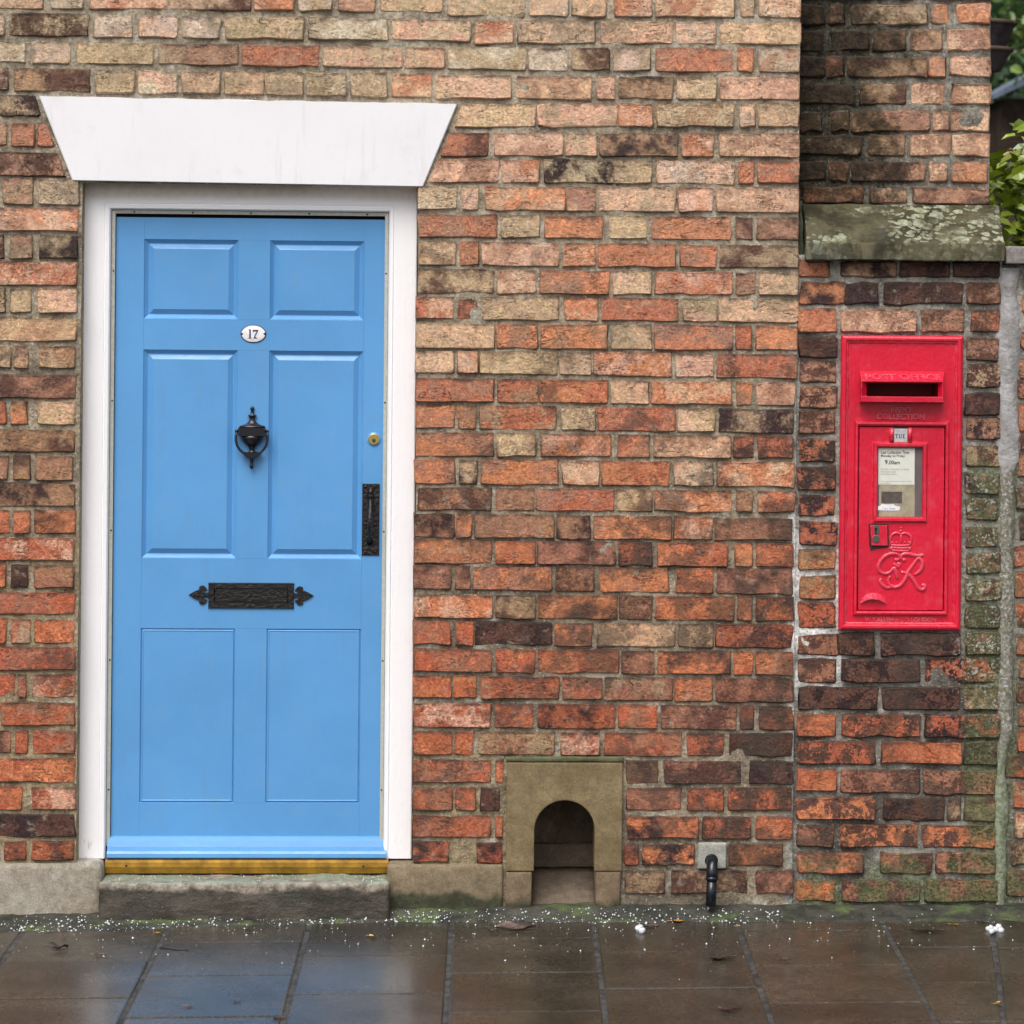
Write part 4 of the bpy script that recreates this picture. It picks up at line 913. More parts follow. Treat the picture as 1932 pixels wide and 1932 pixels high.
MOSSY = m_stone('green_ledge', (0.075, 0.075, 0.035), (0.13, 0.135, 0.075), None, None, 0.4, 0.005)
link('ledge', me, MOSSY, niche)
for xa, xb in ((tlx, ox0 - 0.006), (ox1 + 0.004, trx - 0.003)):
    stone_box('base_block', xa, xb, nf - 0.001, 0.15, -0.16, zb - 0.002, NICHEB, niche, 0.006, 0.03, 0.002, 10, 7)
# inside of the recess
YB = 0.215
zf0 = Z2(628, 860, YB).z
m_ = MB().box(ox0 - 0.03, ox1 + 0.03, YB, YB + 0.05, zf0 - 0.01, zs + orad + 0.02).mesh(); rough(m_, 0.02, 0.008, 12, 3)
link('back_wall', m_, PLASTER, niche)
zl = Z2(628, 715, YB - 0.02).z
m_ = MB().box(ox0 - 0.012, ox1 + 0.012, YB - 0.022, YB + 0.02, zf0 - 0.005, zl).mesh(); bevel_mesh(m_, 0.006, 2); rough(m_, 0.02, 0.005, 14, 9)
link('back_stone', m_, NICHIN, niche)
zfr = Z2(628, 1172, nf + 0.01).z
fb = MB().add([(ox0 - 0.005, nf + 0.012, zfr), (ox1 + 0.005, nf + 0.012, zfr), (ox1 + 0.005, YB - 0.022, zf0 - 0.004), (ox0 - 0.005, YB - 0.022, zf0 - 0.004),
               (ox0 - 0.005, nf + 0.012, -0.16), (ox1 + 0.005, nf + 0.012, -0.16), (ox1 + 0.005, YB - 0.022, -0.16), (ox0 - 0.005, YB - 0.022, -0.16)],
              [(0, 1, 2, 3), (4, 7, 6, 5), (0, 4, 5, 1), (1, 5, 6, 2), (2, 6, 7, 3), (3, 7, 4, 0)])
m_ = fb.mesh(); rough(m_, 0.02, 0.003, 10, 4)
link('sloping_floor', m_, NICHIN, niche)
for xa, xb in ((ox0 - 0.06, ox0 - 0.004), (ox1 + 0.004, ox1 + 0.06)):      # cheeks of the recess behind the stone
    pass

# waste pipe
a, b, c, d = R(1704, 1774, 2058, 2122, -0.006)
pb = stone_box('pipe_surround', a, b, -0.010, 0.06, c, d, GREYCEM, house, 0.006, 0.02, 0.003, 14, 11)
pc = nat(1739, 2106, -0.05); wp = MB()
base = nat(1735, 2212, -0.06)
path = [(pc.x, 0.02, pc.z), (pc.x, -0.02, pc.z), (pc.x, -0.036, pc.z - 0.004), (pc.x, -0.048, pc.z - 0.015), (pc.x - 0.001, -0.053, pc.z - 0.030), (pc.x - 0.001, -0.054, pc.z - 0.045)]
wp.tube(path, 0.0165, 14)
wp.tube([(pc.x - 0.001, -0.054, pc.z - 0.040), (pc.x - 0.001, -0.0545, pc.z - 0.050)], 0.0185, 14)
wp.tube([(pc.x - 0.001, -0.0545, pc.z - 0.048), (base.x, -0.060, base.z)], 0.0152, 14)
wp.tube([(pc.x, -0.004, pc.z), (pc.x, -0.014, pc.z)], 0.0195, 14)
wp.build('waste_pipe', PIPE, house)

# ------------------------------------------------------------------ doorstep
sx0, sx1 = nat(240, 2190, -0.06).x, nat(950, 2190, -0.06).x
zt = nat(600, 2153, -0.055).z
STEPZ = zt
step = thing('doorstep', ((sx0 + sx1) / 2, -0.06, -0.02), 'worn wet dark stone doorstep below the blue door', 'doorstep')
me = MB().box(sx0, sx1, -0.062, 0.12, -0.15, zt).mesh(); bevel_mesh(me, 0.014, 3); rough(me, 0.018, 0.009, 10, 21)
def m_step():
    N = NT('green_topped_step_stone')
    n1 = N.noise(8, 8, 0.65, 0.3); n2 = N.noise(120, 4, 0.65); n4 = N.noise(34, 6, 0.7, off=(1, 2, 2)); p = N.sep(N.pos())
    c = N.mix(N.ramp(n1, 0.36, 0.64), (0.036, 0.031, 0.023), (0.085, 0.070, 0.052))
    up = N.sep(N.n('ShaderNodeNewGeometry').outputs['Normal'])[2]
    lay_ = N.noise(14, 8, 0.7, stretch=(0.25, 1, 2.2), off=(2, 6, 1)); c = N.mix(N.ramp(lay_, 0.50, 0.60, 0, 0.6), c, (0.022, 0.022, 0.015)); worn = N.math('ADD', p[2], N.math('MULTIPLY', N.math('SUBTRACT', n1, 0.5), 0.075))
    c = N.mix(N.ramp(worn, zt - 0.030, zt - 0.014), c, N.mix(N.ramp(n4, 0.35, 0.65), (0.15, 0.125, 0.095), (0.33, 0.285, 0.23)))
    c = N.mix(N.math('MULTIPLY', N.ramp(p[2], zt - 0.006, zt - 0.001), N.ramp(n1, 0.3, 0.6)), c, (0.23, 0.27, 0.20))
    c = N.mix(1.0, c, N.ramp(n4, 0.28, 0.72, 0.7, 1.3, False), 'MULTIPLY')
    c = N.mix(N.ramp(n2, 0.66, 0.74, 0, 0.6), c, (0.45, 0.38, 0.3)); c = N.mix(N.ramp(n2, 0.28, 0.36, 0.6, 0), c, (0.04, 0.034, 0.03))
    return N.done(c, 0.55, N.bump(N.math('ADD', n4, N.math('MULTIPLY', n2, 0.4)), 0.006, 0.9))
link('step_slab', me, m_step(), step)

# ================================================================== the pillar with its offset
PY = 0.004                                   # lower face
UY = 0.13                                    # upper face, set back behind the weathering
PX0, PX1 = HX1 + 0.001, nat(2443, 1200, PY).x
UX1 = nat(2417, 300, UY).x; UX0 = un(1490, 300, UY).x
CZ = nat(2170, 520, 0.13).z; CB = nat(2200, 636, -0.05).z
pillar = thing('brick_pillar', ((PX0 + PX1) / 2, 0.05, 0), 'dark weathered brick pillar with mossy sloping stone offset, to the right of the house', 'pillar')
BX0, BX1, BZ0, BZ1 = R(2053, 2348, 818, 1540, PY)
def col_pillar(X, Z, n, f):
    c = lerp3((0.20, 0.185, 0.15), (0.50, 0.48, 0.43), n)
    k = sstep(0.40, 0.58, n) * sstep(0.95, 0.7, Z) * 0.8; c = c * (1 - k[..., None]) + np.array((0.085, 0.07, 0.06)) * k[..., None]
    w = sstep(BX0 + 0.03, BX0 - 0.01, X) * sstep(1.25, 1.1, Z) * sstep(0.62, 0.75, Z); c = c * (1 - w[..., None]) + np.array((0.74, 0.72, 0.69)) * w[..., None]
    return np.clip(c * (0.7 + 0.6 * f[..., None]), 0, 1)
mortar_bed(PX0, PX1, -0.12, CB + 0.015, PY, [(BX0 + 0.012, BX1 - 0.012, BZ0 + 0.012, BZ1 - 0.012)], col_pillar, pillar, depth=0.006, amp=0.014, seed=21, back=0.42)
def col_upper(X, Z, n, f):
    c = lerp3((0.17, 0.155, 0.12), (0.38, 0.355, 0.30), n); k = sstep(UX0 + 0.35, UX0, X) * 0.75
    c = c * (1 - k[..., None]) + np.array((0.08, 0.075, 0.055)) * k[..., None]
    return np.clip(c * (0.7 + 0.6 * f[..., None]), 0, 1)
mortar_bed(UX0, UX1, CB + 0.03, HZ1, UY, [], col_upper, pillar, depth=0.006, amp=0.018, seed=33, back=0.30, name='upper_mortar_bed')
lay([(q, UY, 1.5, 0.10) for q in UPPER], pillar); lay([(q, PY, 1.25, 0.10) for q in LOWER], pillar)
# weathering stone
cx0, cx1 = nat(1969, 600, -0.05).x, nat(2453, 600, -0.05).x
zt, zn, zb = nat(2200, 500, 0.128).z, nat(2200, 594, -0.045).z, nat(2200, 636, -0.05).z
xr = nat(2440, 500, 0.12).x
vs = []
for x, xt in ((cx0, cx0 + 0.004), (cx1, xr)):
    vs += [(xt, 0.20, zt + 0.002), (xt, 0.126, zt), (x, -0.048, zn), (x, -0.05, zb), (x, 0.20, zb)]
fs = [(0, 1, 2, 3, 4), (9, 8, 7, 6, 5)] + [(i, (i + 1) % 5, 5 + (i + 1) % 5, 5 + i) for i in range(5)]
me = MB().add(vs, fs).mesh(); bevel_mesh(me, 0.004, 2); rough(me, 0.025, 0.0045, 9, 31)
link('coping_stone', me, COPING, pillar)
# mossy packing between the stone and the house
a, b = nat(1948, 560, 0.0), nat(1967, 500, 0.0)
me = MB().box(PX0 + 0.001, cx0 - 0.004, 0.03, 0.2, zb - 0.01, zt + 0.005).mesh(); rough(me, 0.02, 0.012, 14, 41)
link('mossy_packing', me, m_stone('dark_moss', (0.045, 0.05, 0.03), (0.09, 0.10, 0.06), None, None, 0.4, 0.008), pillar)

# ================================================================== post box
FY = -0.014
post = thing('post_box', ((BX0 + BX1) / 2, FY, BZ0), 'red cast iron wall post box set into the brick pillar', 'post box')
QA = lambda a, b, Y=-0.004: nat(2020 + a / 4.83, 780 + b / 4.83, Y)
QB = lambda a, b, Y=-0.004: nat(2020 + a / 4.83, 1160 + b / 4.83, Y)
def RA(a0, a1, b0, b1, Y=-0.004):                # b in the upper picture, or as ('B', b) in the lower one
    f = lambda b: (1160 + b[1] / 4.83) if isinstance(b, tuple) else (780 + b / 4.83)
    return R(2020 + a0 / 4.83, 2020 + a1 / 4.83, f(b0), f(b1), Y)
px0, px1, pz0, pz1 = RA(150, 1590, 190, ('B', 1832), FY)
SY = -0.052                                      # front of the aperture
ha = RA(380, 1372, 612, 990, -0.004); hf = RA(398, 1366, 722, 972, SY); ho = RA(404, 1360, 736, 912, SY); hi = RA(463, 1306, 752, 906, -0.034)
rect = lambda r, y: [(r[0], y, r[2]), (r[1], y, r[2]), (r[1], y, r[3]), (r[0], y, r[3])]
PL = -0.003
inset = 0.0245
plate = (px0 + inset, px1 - inset, pz0 + inset, pz1 - inset)
bd = MB().frame(px0, px1, pz0, pz1, [(0, 0.06), (0, -0.006), (0.003, -0.011), (0.008, FY), (0.013, FY), (0.0165, -0.011), (0.0175, -0.007), (0.020, -0.0075), (0.0225, -0.006), (0.0235, PL + 0.0005), (inset, PL)])
dr = RA(360, 1378, 1262, ('B', 1598), PL)        # door opening
sl = (ha[0], ha[1], ha[2], ha[3])
bd.rings([rect((plate[0], plate[1], ha[2] - 0.004, plate[3]), PL), rect(sl, PL)], True)
bd.rings([rect((plate[0], plate[1], plate[2], ha[2] - 0.004), PL), rect(dr, PL)], True)
bd.rings([rect(dr, PL), rect(dr, 0.03)], True, False, True)
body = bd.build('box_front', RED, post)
hd = MB().rings([rect(ha, PL), rect((hf[0], hf[1], hf[2], hf[3]), SY), rect(ho, SY), rect(hi, -0.034), rect(hi, -0.030)], True)
me = hd.mesh(); bevel_mesh(me, 0.0018, 2)
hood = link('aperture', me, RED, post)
MB().rings([rect((hi[0] - 0.0008, hi[1] + 0.0008, hi[2] - 0.0008, hi[3] + 0.0008), -0.0305), rect(hi, 0.10)], True, False, True).build('aperture_lining', REDIN, hood)
# worn casting letters on the slope of the hood
zlo, zhi = hf[3], ha[3]; hy = lambda z: SY + (z - zlo) / (zhi - zlo) * (PL - SY)
tt = MB(); a = RA(440, 1330, 640, 706, -0.02)
text_fit(tt, 'POST OFFICE', a[0], a[1], a[2], a[3], hy, 0, 0.003, 0.02)
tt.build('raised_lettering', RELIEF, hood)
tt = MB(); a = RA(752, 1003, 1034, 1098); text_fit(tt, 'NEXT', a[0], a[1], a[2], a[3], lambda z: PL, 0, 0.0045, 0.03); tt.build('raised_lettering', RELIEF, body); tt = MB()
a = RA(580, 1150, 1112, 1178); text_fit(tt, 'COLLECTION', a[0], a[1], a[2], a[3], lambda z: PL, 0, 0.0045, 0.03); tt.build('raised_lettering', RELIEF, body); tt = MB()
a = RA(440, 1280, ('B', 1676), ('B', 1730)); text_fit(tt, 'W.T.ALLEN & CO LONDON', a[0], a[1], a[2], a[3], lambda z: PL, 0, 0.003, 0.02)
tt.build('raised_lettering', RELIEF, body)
# bead round the door
df = RA(308, 1424, 1188, ('B', 1652), PL)
ins = min(dr[0] - df[0], df[1] - dr[1])
q = [(df, PL - 0.0002)]
r_of = lambda t: tuple(df[i] * (1 - t) + dr[i] * t for i in range(4))
bead = MB().rings([rect(r_of(0.0), PL + 0.001), rect(r_of(0.05), -0.009), rect(r_of(0.28), -0.0145), rect(r_of(0.6), -0.0155), rect(r_of(0.85), -0.0125), rect(r_of(1.0), -0.006), rect(r_of(1.0), 0.01)], True)
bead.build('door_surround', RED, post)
# the door itself
g = 0.0022; D0 = (dr[0] + g, dr[1] - g, dr[2] + g, dr[3] - g); DF = -0.0055
wf = RA(532, 1180, 1442, ('B', 560), DF); wi = RA(594, 1118, 1512, ('B', 494), DF)
tb = RA(786, 942, 1275, 1446, DF)
pd = MB().rings([rect(D0, 0.012), rect(D0, DF + 0.001), rect((D0[0] + 0.001, D0[1] - 0.001, D0[2] + 0.001, D0[3] - 0.001), DF), rect(wf, DF)], True)
pd.rings([rect(wf, DF), rect(wi, DF + 0.004)], True)
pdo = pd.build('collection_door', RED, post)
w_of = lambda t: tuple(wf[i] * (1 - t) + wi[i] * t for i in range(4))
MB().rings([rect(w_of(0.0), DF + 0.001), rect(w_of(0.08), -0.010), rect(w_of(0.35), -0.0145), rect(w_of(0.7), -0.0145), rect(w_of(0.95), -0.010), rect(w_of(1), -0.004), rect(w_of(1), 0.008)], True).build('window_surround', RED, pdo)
WY = -0.0010
pn = MB().rings([rect((wi[0] - .001, wi[1] + .001, wi[2] - .001, wi[3] + .001), 0.006), rect((wi[0] - .001, wi[1] + .001, wi[2] - .001, wi[3] + .001), WY + 0.001)], True, False, True, 3)
def sheet(a0, a1, b0, b1, y, mi):
    r = RA(a0, a1, b0, b1, y); pn.add(rect(r, y), [(0, 1, 2, 3)], mi); return r
sheet(606, 1029, ('B', 108), ('B', 490), WY, 1)                        # stained lower sheet
sheet(600, 1029, 1518, ('B', 112), WY - 0.0005, 0)                     # cream notice
sheet(636, 880, ('B', 195), ('B', 330), WY - 0.0006, 2)
r = RA(597, 860, ('B', 338), ('B', 416), WY)
X = lambda a: QB(a, 380, WY).x; Zz = lambda b: QB(720, b, WY).z
lab = [(597, 416), (597, 366), (628, 358), (640, 338), (690, 346), (775, 340), (800, 362), (852, 370), (860, 388), (850, 408), (830, 418)]
pn.plate([(X(a), Zz(b)) for a, b in lab], WY - 0.0006, WY - 0.0012, 0, 4)
ink = MB(); yk = lambda z: WY - 0.0009
def ln(s, a0, a1, b0, b1, mi, bold=0.0, yy=yk):
    r = RA(a0, a1, b0, b1, WY); text_fit(ink, s, r[0], r[1], r[2], r[3], yy, mi, 0.0, bold)
ln('Last Collection Time', 632, 962, 1546, 1584, 0, 0.012); ln('Monday to Friday', 632, 914, 1594, 1630, 0, 0.012)
ln('9', 676, 710, 1655, 1708, 0, 0.02); ln('.00am', 716, 854, 1662, 1708, 0, 0.016)
ln('A later collection is made', 630, 962, 1752, 1776, 1, 0.0); ln('from the box outside', 630, 806, 1782, 1804, 1); ln('Local Delivery Office', 630, 818, 1812, 1836, 1)
ln('The early collection in this area is made', 630, 990, ('B', 66), ('B', 84), 1); ln('by 9.00am', 634, 742, ('B', 88), ('B', 104), 1)
ln('0345 000000', 668, 798, ('B', 388), ('B', 404), 2, 0.0, lambda z: WY - 0.0016)
pno = pn.build('notice_window', [PAPER, OLDPAPER, BROWNTAG, GREYGAP, ENAMEL], pdo)
ink.build('printed_notice', [BLACKINK, GREYINK, BLUEINK], pdo)
# pane over the notice
GLASS = NT('scratched_clear_pane'); GLASS.done((0.9, 0.9, 0.88), 0.12, Transmission_Weight=1.0, IOR=1.25)
# day tablet between two lugs
tbx = MB(); r = RA(786, 942, 1288, 1446, DF); tbx.frame(r[0], r[1], r[2], r[3], [(0, DF + 0.002), (0, DF - 0.003), (0.0008, DF - 0.0036)], True)
r = RA(780, 948, 1268, 1288, DF); tbx.box(r[0], r[1], DF - 0.001, DF + 0.001, r[2], r[3], 1)
def glyph(pl, mi=1): tbx.plate([(QA(a, b, DF).x, QA(a, b, DF).z) for a, b in pl], DF - 0.003, DF - 0.0041, 0, mi)
glyph([(795, 1352), (834, 1352), (834, 1364), (829, 1358), (818, 1357), (818, 1395), (824, 1400), (805, 1400), (811, 1395), (811, 1357), (801, 1358), (795, 1364)])
glyph([(838, 1352), (856, 1352), (851, 1357), (851, 1388), (858, 1394), (867, 1392), (871, 1386), (871, 1357), (866, 1352), (881, 1352), (876, 1357), (876, 1388), (869, 1398), (858, 1401), (848, 1397), (843, 1388), (843, 1357)])
glyph([(886, 1352), (915, 1352), (915, 1363), (909, 1357), (900, 1357), (900, 1373), (910, 1373), (910, 1378), (900, 1378), (900, 1395), (910, 1395), (917, 1387), (916, 1400), (886, 1400), (892, 1396), (892, 1356)])
tbx.build('day_tablet', [SILVER, BLACKINK], pdo)
lg = MB()
for a in (757, 971):
    p0, p1 = QA(a, 1278, DF), QA(a, 1452, DF); lg.tube([(p0.x, DF - 0.002, p0.z), (p1.x, DF - 0.002, p1.z)], 0.0068, 10, 0, 0.9)
lg.build('tablet_lug', RED, pdo)
# lock
LOCKBACK = m_plain('dark_lock_backing', (0.035, 0.012, 0.014), 0.5, 0, 60, 0.001, 0.6)
lk = MB(); p = [QB(a, b, DF) for a, b in ((500, 588), (700, 588), (706, 830), (516, 828))]
lk.plate([(v.x, v.z) for v in p], DF + 0.002, DF - 0.011, 0.0018, 0)
s = [QB(a, b, DF) for a, b in ((542, 592), (606, 592), (614, 672), (590, 700), (548, 690))]; lk.plate([(v.x, v.z) for v in s], DF - 0.010, DF - 0.0122, 0.0004, 1)
c = QB(568, 748, DF); rr = 45 / 4.83 / 833
lk.rings([[(c.x + k * rr * math.cos(t * math.pi / 10), DF - y, c.z + k * rr * math.sin(t * math.pi / 10)) for t in range(20)] for k, y in ((1, 0.010), (1, 0.0128), (0.9, 0.0134))], True, False, True, 1)
kh = QB(565, 635, DF); lk.rings([[(kh.x + 0.0042 * math.cos(t * math.pi / 8), DF - y, kh.z + 0.0042 * math.sin(t * math.pi / 8)) for t in range(16)] for y in (0.012, 0.0125)], True, False, True, 2)
lk.box(kh.x - 0.0022, kh.x + 0.0022, DF - 0.0126, DF - 0.011, QB(565, 696, DF).z, kh.z, 2)
s = [QB(a, b, DF) for a, b in ((486, 578), (512, 570), (706, 574), (722, 600), (724, 846), (690, 858), (560, 872), (515, 900), (490, 820))]; lk.plate([(v.x, v.z) for v in s], DF + 0.001, DF - 0.0012, 0.0003, 3)  # thin dark plate showing round the lock block, widest at left and below
lk.build('lock_block', [RED, STEEL, DARK, LOCKBACK], pdo)
# royal cypher and crown in relief
cy = MB()
def stroke(pts, r, flat=0.75):
    P = [QB(a, b, DF) for a, b in pts]
    P2 = []                                                   # smooth the traced path
    for i in range(len(P) - 1):
        p0, p1, p2, p3 = P[max(i - 1, 0)], P[i], P[i + 1], P[min(i + 2, len(P) - 1)]
        for t in (0, 0.34, 0.67): P2.append(0.5 * ((2 * p1) + (p2 - p0) * t + (2 * p0 - 5 * p1 + 4 * p2 - p3) * t * t + (3 * p1 - p0 - 3 * p2 + p3) * t ** 3))
    P2.append(P[-1]); n = len(P2)
    rs = [r * (0.62 + 0.5 * math.sin(math.pi * min(1, max(0, (i + 0.6) / n)))) for i in range(n)]
    cy.tube([(p.x, DF - 0.0008, p.z) for p in P2], rs, 8, 0, flat)
w0 = 0.0056
stroke([(822, 1000), (846, 985), (848, 950), (812, 928), (745, 928), (676, 958), (622, 1020), (600, 1082), (614, 1130), (655, 1158), (708, 1158), (752, 1132), (776, 1092)], w0)
stroke([(778, 1040), (806, 1062), (834, 1082), (862, 1036)], w0 * 0.8)
stroke([(900, 1000), (876, 985), (872, 956), (900, 932), (960, 930), (1030, 946), (1090, 948), (1132, 938)], w0)
stroke([(1112, 946), (1058, 992), (1000, 1070), (952, 1140), (926, 1206), (886, 1272), (828, 1316), (770, 1318), (726, 1286), (716, 1236), (742, 1192)], w0)
stroke([(1072, 968), (1112, 1012), (1122, 1070), (1090, 1132), (1024, 1178)], w0 * 1.05)
stroke([(872, 1142), (930, 1160), (974, 1188), (1022, 1250), (1066, 1322), (1112, 1352), (1148, 1330), (1144, 1296), (1112, 1296)], w0 * 1.05)
stroke([(760, 1324), (700, 1326), (650, 1296), (622, 1252), (634, 1218)], w0)
stroke([(786, 1080), (806, 1140), (828, 1222)], w0 * 0.9)
for a, b in ((810, 1000), (906, 1000), (836, 1048)): p = QB(a, b, DF); cy.ball((p.x, DF, p.z), 0.0062, 0, 10, 0.7)
w1 = 0.0038
stroke([(762, 884), (820, 892), (900, 894), (962, 890)], w1); stroke([(748, 852), (820, 862), (900, 862), (978, 852)], w1); stroke([(752, 822), (820, 832), (900, 832), (972, 824)], w1)
stroke([(748, 852), (752, 884)], w1); stroke([(978, 852), (966, 888)], w1)
stroke([(752, 820), (738, 770), (752, 714), (800, 682), (850, 690), (868, 710)], w1); stroke([(976, 820), (990, 770), (976, 718), (930, 686), (886, 690), (868, 710)], w1)
stroke([(868, 706), (868, 760), (866, 800)], w1 * 0.9)
for a in (765, 815, 866, 916, 965): p = QB(a, 792, DF); cy.ball((p.x, DF, p.z), 0.0034, 0, 8, 0.7)
for a, b, r in ((868, 656, 0.0040), (868, 622, 0.0034)): p = QB(a, b, DF); cy.ball((p.x, DF, p.z), r, 0, 8, 0.8)
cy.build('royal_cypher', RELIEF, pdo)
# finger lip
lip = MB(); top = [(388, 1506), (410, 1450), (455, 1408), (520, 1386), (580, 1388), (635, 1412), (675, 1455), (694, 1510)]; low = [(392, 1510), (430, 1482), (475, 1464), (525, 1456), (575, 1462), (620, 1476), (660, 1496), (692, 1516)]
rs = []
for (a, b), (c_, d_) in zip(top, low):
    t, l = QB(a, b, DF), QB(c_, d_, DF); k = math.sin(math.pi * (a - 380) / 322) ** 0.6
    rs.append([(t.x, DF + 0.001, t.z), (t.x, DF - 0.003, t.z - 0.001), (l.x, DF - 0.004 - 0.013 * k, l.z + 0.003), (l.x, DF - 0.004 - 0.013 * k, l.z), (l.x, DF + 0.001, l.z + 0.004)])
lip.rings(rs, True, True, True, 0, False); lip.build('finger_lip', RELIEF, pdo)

# ================================================================== boundary wall beyond the pillar
EY = 0.012
ex0, ex1 = PX1 - 0.005, un(2200, 900).x
ez1 = nat(2480, 646, EY).z
east = thing('boundary_wall', ((ex0 + ex1) / 2, EY, 0), 'low red brick garden wall with grey concrete cap at the right edge', 'wall')
mortar_bed(ex0, ex1, -0.12, ez1 - 0.001, EY, [], col_pillar, east, depth=0.006, amp=0.012, seed=51, back=0.16)
lay([(q, EY, 1.15, 0.10) for q in EAST], east)
fx0, fx1 = nat(2440, 1000, 0).x, nat(2484, 1000, 0).x
n = 60; rg = []
for i in range(n + 1):
    z = ez1 - 0.01 + (-0.05 - ez1) * i / n
    t = i / n; wd = 0.95 + 0.40 * mnoise.noise((i * 0.22, 4, 1)) + 0.25 * mnoise.noise((i * 0.7, 14, 1)) + (0.40 if t < 0.3 else 0) - (0.25 if t > 0.72 else 0)
    xc = (fx0 + fx1) / 2 - 0.010 * (t > 0.7) + 0.004 * mnoise.noise((i * 0.3, 9, 1)); hw = (fx1 - fx0) / 2 * max(0.5, wd)
    rg.append([(xc - hw + 0.008 * mnoise.noise((i * 0.9, 1, 1)), 0.0135, z), (xc - hw * 0.72, 0.001 + 0.003 * mnoise.noise((i * 0.7, 2, 9)), z), (xc, -0.003 + 0.004 * mnoise.noise((i * 0.8, 2, 5)), z), (xc + hw * 0.72, 0.004, z), (xc + hw + 0.010 * mnoise.noise((i * 0.9, 7, 1)), 0.023, z)])
f = MB().rings(rg, False, False, False, 0, True)
def m_fillet():
    N = NT('mossy_cement_strip'); n1 = N.noise(50, 6, 0.7); n2 = N.noise(10, 5, 0.6, off=(1, 1, 4)); n3 = N.noise(95, 5, 0.7, off=(5, 2, 1)); p = N.sep(N.pos())
    c = N.mix(N.ramp(n2, 0.4, 0.62), (0.30, 0.29, 0.28), (0.46, 0.45, 0.455)); c = N.mix(1.0, c, N.ramp(n1, 0.3, 0.7, 0.75, 1.25, False), 'MULTIPLY')
    low = N.ramp(N.math('ADD', p[2], N.math('MULTIPLY', N.math('SUBTRACT', n2, 0.5), 0.5)), 1.42, 1.30, 0, 1)
    c = N.mix(N.math('MULTIPLY', low, N.ramp(n3, 0.36, 0.62, 1.0, 0.3)), c, (0.15, 0.14, 0.075)); c = N.mix(N.math('MULTIPLY', low, N.ramp(n3, 0.56, 0.62)), c, (0.50, 0.51, 0.48))
    foot = N.ramp(p[2], 0.42, 0.60, 0.85, 0); c = N.mix(foot, c, N.mix(N.ramp(n1, 0.4, 0.6), (0.15, 0.18, 0.10), (0.30, 0.34, 0.24)))
    return N.done(c, 0.9, N.bump(N.math('ADD', n1, n3), 0.006, 0.9))
f.build('cement_strip', m_fillet(), east)
a, b, c, d = R(2456, 2700, 602, 645, -0.03)
stone_box('cap_stone', a, b + 0.2, -0.032, 0.20, c, d, CAPSTONE, east, 0.005, 0.03, 0.003, 10, 61)

# ================================================================== ground
gx0, gx1 = -60.0, 60.0
def sheet_obj(name, x0, x1, y0, y1, dz, mat, kind='structure'):
    vs = [(x, y, gz(x, y) + dz) for x, y in ((x0, y0), (x1, y0), (x1, y1), (x0, y1))]
    o = MB().add(vs, [(0, 1, 2, 3)]).build(name, mat); return props(o, kind=kind)
pave = bpy.data.objects.new('pavement', None); COL.objects.link(pave); pave['kind'] = 'structure'; LOC[pave.name] = Vector((0, 0, 0))
vs = [(x, y, gz(x, y) - 0.005) for x, y in ((-4, -2.6), (4, -2.6), (4, 0.05), (-4, 0.05))]
MB().add(vs, [(0, 1, 2, 3)]).build('joint_bed', GRIT, pave)
# road level ground running out to the horizon, a kerb below the pavement edge
gy = -2.75; zr = gz(0, gy) - 0.13
o = MB().add([(-200, -200, zr), (200, -200, zr), (200, 200, zr), (-200, 200, zr)], [(0, 1, 2, 3)]).build('road', ASPHALT); props(o, kind='structure')
kb = MB().add([(-4, -2.61, gz(-4, -2.6)), (4, -2.61, gz(4, -2.6)), (4, -2.75, gz(4, -2.75)), (-4, -2.75, gz(-4, -2.75)), (-4, -2.61, zr - .05), (4, -2.61, zr - .05), (4, -2.75, zr - .05), (-4, -2.75, zr - .05)],
               [(0, 1, 2, 3), (0, 4, 5, 1), (1, 5, 6, 2), (2, 6, 7, 3), (3, 7, 4, 0), (4, 7, 6, 5)]).build('kerb', CAPSTONE); props(kb, kind='structure')
q5 = lambda a, b: gnd(a / 1.5456, 2000 + b / 1.5456)
q6 = lambda a, b: gnd(1250 + a / 1.5456, 2150 + b / 1.5456)
J = [(q5(85, 420), q5(8, 530)), (q5(625, 425), q5(450, 770)), (q5(1163, 405), q5(1073, 745)), (q5(1703, 395), q5(1680, 770)),
     (q6(310, 165), q6(355, 540)), (q6(850, 160), q6(985, 540)), (q6(1400, 160), q6(1605, 540)), (q6(1816, 210), q6(1855, 530))]
def jx(j, y):
    a, b = j; t = (y - a.y) / (b.y - a.y); return a.x + (b.x - a.x) * t
def colx(i, y):
    if i < 0: return jx(J[0], y) + (i) * 0.43
    if i >= len(J): return jx(J[-1], y) + (i - len(J) + 1) * 0.43
    return jx(J[i], y)
ROWS = {0: [q5(-150, 500)], 1: [q5(280, 537), q5(280, 676)], 2: [q5(880, 463), q5(830, 591), q5(780, 747)], 3: [q5(1420, 515), q5(1400, 660)], 4: [q5(1800, 450), q5(1800, 580), q5(1800, 727)],
        5: [q6(600, 266), q6(630, 406)], 6: [q6(1130, 188), q6(1190, 317), q6(1250, 460)], 7: [q6(1640, 250), q6(1680, 384), q6(1720, 532)], 8: [q6(1880, 255), q6(1890, 385)]}
YTOP = 0.03
